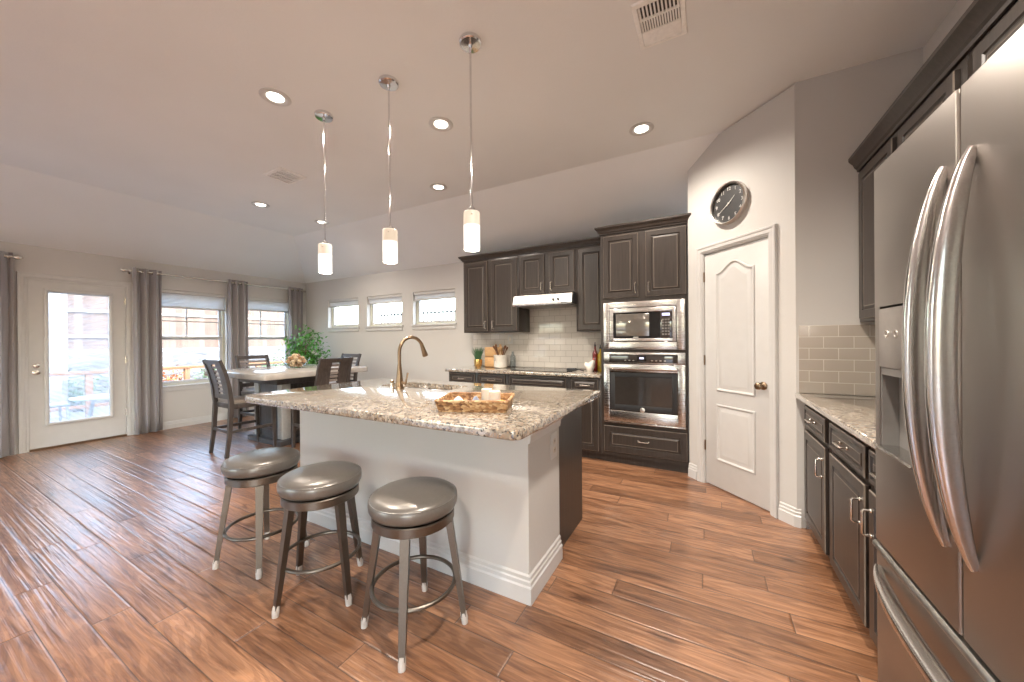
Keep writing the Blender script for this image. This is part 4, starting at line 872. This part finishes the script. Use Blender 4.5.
def make_pendant():
    o = thing('pendant_light', '', 'pendant light', (0, 0, 0), 0, 'glass pendant lights over the island'); dz = ZC - 1.852
    b = MB(); b.lathe([(.064, -.0005), (.066, -.004), (.066, -.022), (.060, -.028), (.012, -.030), (.009, -.045), (.002, -.045)], seg=36); b.build('canopy', 'chrome', o, True)
    b = MB(); b.cyl((0, 0, -.03), (0, 0, -dz + .235), .0062, seg=12); b.build('rod', 'chrome', o, True)
    b = MB(); b.lathe([(.010, -dz + .262), (.022, -dz + .250), (.024, -dz + .175), (.002, -dz + .172)], seg=20); b.build('socket', 'chrome', o, True)
    b = MB(); b.lathe([(.026, -dz + .230), (.046, -dz + .230), (.049, -dz + .226), (.049, -dz + .150), (.0455, -dz + .150), (.0455, -dz + .224), (.026, -dz + .226)], seg=40, caps=False); bmesh.ops.remove_doubles(b.bm, verts=b.bm.verts, dist=1e-6); b.build('shade_collar', 'frost', o, True)
    b = MB(); b.lathe([(.049, -dz + .1495), (.049, -dz + .008), (.0475, -dz + .006), (.044, -dz + .007), (.044, -dz + .1495)], seg=40, caps=False); b.build('lamp_shade', 'frostb', o, True)
    for q in (.6, 2.7, 4.8):
        b = MB(); b.sphere((.049 * math.sin(q), -.049 * math.cos(q), -dz + .205), .005, u=10, v=8); b.build('bolt', 'nickel', o, True)
    b = MB(); b.sphere((0, 0, -dz + .10), .030, (1, 1, 1.3)); b.build('bulb', 'bulb', o, True)
    l = bpy.data.lights.new('lamp_light', 'POINT'); l.energy = PEND_W; l.color = (1, .84, .64); l.shadow_soft_size = .035
    q = bpy.data.objects.new('lamp_light', l); COL.objects.link(q); q.parent = o; q.location = (0, 0, -dz + .02); return o
M['frostb'] = m_emit('bright frosted glass', (1, .96, .92), .36, .6)
p0 = make_pendant(); p0.location = (-1.222, 1.765, ZC); p0['label'] = 'chrome rod glass pendant light, nearest and rightmost over the island'
dup(p0, (-1.902, 1.768, ZC), 0, 'chrome rod glass pendant light in the middle over the island'); dup(p0, (-2.625, 1.78, ZC), 0, 'chrome rod glass pendant light, farthest and leftmost over the island')

o = thing('ceiling_vent', 'white square ceiling air vent at the top of the picture', 'vent', (-.215, 2.17, ZC)); x0, x1, y0, y1 = -.345, -.085, 1.99, 2.325
b = MB(); ring = [(0, 0), (.004, .010), (.026, .014), (.030, .004), (.030, 0)]
b.molding([(x0, y0), (x0, y1), (x1, y1), (x1, y0)], ring, lambda x, y, h: (x, y, ZC - .0005 - h), True); b.build('frame', 'vent', o, ang=20)
b = MB(); b.box(x0 + .03, x1 - .03, y0 + .03, y1 - .03, ZC - .003, ZC - .0007); b.build('duct', 'ventd', o)
for a, c, n in ((y0 + .035, y0 + .115, 11), (y0 + .125, y0 + .205, 15)):
    b = MB()
    for i in range(n):
        x = x0 + .036 + (x1 - x0 - .072) * i / (n - 1); b.box(x - .0042, x + .0042, a, c, ZC - .012, ZC - .003)
    b.build('louvre_bank', 'vent', o, smooth=False)
b = MB(); b.box(x0 + .028, x1 - .028, y0 + .115, y0 + .125, ZC - .013, ZC - .003); b.box(x0 + .028, x1 - .028, y0 + .207, y1 - .028, ZC - .012, ZC - .003, .002); b.build('cover_plate', 'vent', o)
o = thing('ceiling_vent', 'white long ceiling air vent left of the pendants', 'vent', (-3.95, 2.22, ZC)); x0, x1, y0, y1 = -4.11, -3.79, 2.09, 2.37
b = MB(); b.molding([(x0, y0), (x0, y1), (x1, y1), (x1, y0)], ring, lambda x, y, h: (x, y, ZC - .0005 - h), True); b.build('frame', 'vent', o, ang=20)
b = MB(); b.box(x0 + .03, x1 - .03, y0 + .03, y1 - .03, ZC - .003, ZC - .0007); b.build('duct', 'ventd', o)
for i in range(3):
    a = x0 + .034 + i * .087; b = MB()
    for j in range(9): y = y0 + .04 + j * (y1 - y0 - .08) / 8; b.box(a, a + .076, y - .007, y + .007, ZC - .011, ZC - .003)
    b.build('louvre_bank', 'vent', o, smooth=False)

o = thing('wall_clock', 'round dark faced clock with silver rim above the pantry door', 'clock', (PM @ Vector((.468, 0, 2.45))), -PI / 4); Rk = .172
b = MB(); b.lathe([(Rk - .016, .006), (Rk - .016, .038), (Rk - .008, .044), (Rk, .036), (Rk, .0005), (Rk - .03, .0005)], (0, 0, 0), 56, 'y', caps=False); b.build('rim', 'silver', o, True)
b = MB(); b.lathe([(Rk - .014, .002), (Rk - .014, .012), (.001, .012)], (0, 0, 0), 48, 'y'); b.build('face', 'clockface', o, True)
b = MB()
for n_ in range(1, 13):
    cu = bpy.data.curves.new('txt', 'FONT'); cu.body = str(n_); cu.size = .040; cu.align_x = 'CENTER'; cu.align_y = 'CENTER'; cu.extrude = .0006; cu.resolution_u = 3
    tmp = bpy.data.objects.new('txt', cu); COL.objects.link(tmp); bpy.context.view_layer.update()
    me = bpy.data.meshes.new_from_object(tmp.evaluated_get(bpy.context.evaluated_depsgraph_get())); t = bmesh.new(); t.from_mesh(me)
    a = 2 * PI * n_ / 12
    b.merge(t, Matrix.Translation((.122 * math.sin(a), -.0128, .122 * math.cos(a))) @ Matrix.Rotation(PI / 2, 4, 'X')); bpy.data.objects.remove(tmp); bpy.data.curves.remove(cu); bpy.data.meshes.remove(me)
b.build('numerals', 'ink', o, True, smooth=False)
def hand(nm, ang, L_, w_, y):
    t = Vector((math.sin(ang), 0, math.cos(ang))); s_ = Vector((t.z, 0, -t.x)); q = [(-t * .025 + s_ * w_ * .6), (-t * .025 - s_ * w_ * .6), (t * L_ - s_ * w_ * .4), (t * L_ + s_ * w_ * .4)]
    b = MB(); b.loops([[(p.x, y, p.z) for p in q], [(p.x, y - .0015, p.z) for p in q]]); b.build(nm, 'ink', o, True, smooth=False)
hand('hour_hand', math.radians(48), .075, .0045, -.0150); hand('minute_hand', math.radians(238), .118, .0035, -.0175)
b = MB(); b.lathe([(.006, .012), (.006, .020), (.001, .021)], (0, 0, 0), 16, 'y'); b.build('hub', 'ink', o, True)

# ------------------------------------------------------------------ outside
b = MB(); b.box(-40, 24, -24, 44, -.7, -.13); struct(b.build('yard_ground', 'gravel', smooth=False))
b = MB(); b.box(-11.2, XL - .165, -4, 7, -.13, -.06); struct(b.build('patio_slab', 'concrete', smooth=False))
b = MB(); b.box(-30, -13.0, -14, 30, -.13, 1.12); b.box(-13, 16, 10.4, 30, -.13, 1.12); struct(b.build('terrace_ground', 'gravel', smooth=False))
b = MB(); b.box(-13.0, -12.72, -14, 10.4, -.129, 1.16, .03); tag(b.build('retaining_wall', 'rock'), 'grey stacked stone retaining wall below the fence seen through the tall windows', 'wall')
b = MB(); b.box(-12.72, 16, 10.12, 10.4, -.129, 1.16, .03); tag(b.build('retaining_wall', 'rock'), 'grey stacked stone retaining wall outside the small high windows', 'wall')
o = thing('wooden_fence', 'tall weathered board fence seen through the tall windows', 'fence', (-13.9, 0, 1.12))
b = MB(); b.box(-13.95, -13.92, -14, 8.6, 1.16, 3.05); b.build('board_panel', 'fence', o, smooth=False)
for z in (1.5, 2.15, 2.8):
    b = MB(); b.box(-13.919, -13.87, -14, 8.6, z - .030, z + .030); b.build('rail', 'outwhite', o, smooth=False)
for k in range(10):
    b = MB(); b.box(-13.919, -13.83, -13.5 + k * 2.4, -13.41 + k * 2.4, 1.121, 3.0); b.build('post', 'outwhite', o, smooth=False)
o = thing('iron_fence', 'thin black iron fence seen through the small high windows', 'fence', (-4, 11.0, 1.12))
for z in (1.3, 2.44):
    b = MB(); b.box(-12.5, 14, 10.985, 11.015, z - .03, z + .03); b.build('rail', 'iron', o, smooth=False)
b = MB()
for k in range(132): x = -12.4 + k * .20; b.box(x - .026, x + .026, 10.985, 11.015, 1.121, 2.52)
b.build('picket_panel', 'iron', o, smooth=False)
def house(x0, x1, y0, y1, h, label, ov=.5):
    o = thing('neighbor_house', label, 'house', ((x0 + x1) / 2, (y0 + y1) / 2, 1.12))
    b = MB(); b.box(x0, x1, y0, y1, 1.121, h); b.build('wall', 'siding', o, smooth=False)
    b = MB(); ym = (y0 + y1) / 2; b.prism([(y0 - ov, h), (y1 + ov, h), (ym, h + 2.2)], x0 - ov, x1 + ov, 'x'); b.build('roof', 'roof', o, smooth=False)
    for k in range(3):
        x = x0 + (x1 - x0) * (k + .5) / 3; b = MB(); b.box(x - .6, x + .6, y0 - .06, y0 - .001, 2.3, 3.5); f_ = b.build('window_frame', 'outwhite', o, smooth=False); b = MB(); b.box(x - .52, x + .52, y0 - .075, y0 - .061, 2.38, 3.42); b.build('pane', 'siding', f_, smooth=False)
house(-8.5, 3, 20, 28, 3.1, 'pale neighbor house beyond the iron fence')
o = thing('deck_railing', 'low orange stained wooden railing outside the tall window', 'railing', (-10.3, 3, -.06))
b = MB(); b.box(-10.36, -10.24, .6, 6.6, .74, .80, .006); b.build('top_rail', 'deck', o); b = MB(); b.box(-10.33, -10.27, .6, 6.6, .10, .16, .004); b.build('bottom_rail', 'deck', o)
for k in range(9):
    y = .65 + k * .73; b = MB(); b.box(-10.345, -10.255, y, y + .09, -.059, .739, .004); b.build('post', 'deck', o)
def bush(cx, cy, z0, r_, h, n, mat, label, nm='shrub', cat='shrub'):
    o = thing(nm, label, cat, (cx, cy, z0)); T = []
    b = MB()
    for k in range(14):
        a = random.uniform(0, 2 * PI); q = random.uniform(.3, 1) * r_; e_ = (cx + q * math.cos(a), cy + q * math.sin(a), z0 + h * random.uniform(.4, 1)); b.tube([(cx, cy, z0), e_], [.012, .004], 5); T.append(e_); T.append(((cx + e_[0]) / 2, (cy + e_[1]) / 2, (z0 + e_[2]) / 2 + .05))
    b.build('stems', 'bark', o, smooth=False); b = MB(); leaves(b, T, n, r_ * .22, .06, .12, .03); b.build('foliage', mat, o, smooth=False)
bush(-11.0, 3.40, -.13, .40, .75, 420, 'flower', 'orange flowering shrub behind the wooden railing', 'flowering_shrub'); bush(-11.3, 2.2, -.13, .45, .7, 420, 'shrub', 'green shrub left of the orange flowers'); bush(-11.4, 4.55, -.13, .42, .75, 420, 'shrub', 'green shrub right of the orange flowers'); bush(-11.5, 5.9, -.13, .5, .9, 420, 'shrub', 'green shrub outside the farther tall window')
o = thing('patio_table', 'round white patio table seen through the patio door glass', 'table', (-9.15, 2.12, -.06))
b = MB(); b.lathe([(.38, .385), (.42, .392), (.42, .412), (.38, .418), (.002, .418)], (-9.15, 2.12, 0), 40); b.build('tabletop', 'outwhite', o)
for k in range(4):
    a = R90 * k + .5; b = MB(); b.cyl((-9.15 + .2 * math.cos(a), 2.12 + .2 * math.sin(a), .39), (-9.15 + .32 * math.cos(a), 2.12 + .32 * math.sin(a), -.059), .018, .014, 10); b.build('leg', 'outwhite', o)
o = thing('patio_chair', 'white patio chair seen through the left of the patio door glass', 'chair', (-9.1, 1.42, -.06)); cx, cy = -9.1, 1.42
b = MB(); b.box(cx - .24, cx + .24, cy - .24, cy + .24, .33, .37, .01); b.build('seat', 'outwhite', o)
b = MB(); b.box(cx - .28, cx - .24, cy - .24, cy + .24, .38, .78, .01); b.build('backrest', 'outwhite', o)
for sx in (-1, 1):
    for sy in (-1, 1):
        b = MB(); b.cyl((cx + .22 * sx, cy + .21 * sy, .33), (cx + .24 * sx, cy + .23 * sy, -.059), .018, .014, 10); b.build('leg', 'outwhite', o)
b = MB(); b.box(-10.75, -10.55, 1.75, 1.95, -.06, 3.2, .01); tag(b.build('patio_post', 'outwhite'), 'white square patio post seen through the patio door glass', 'post')
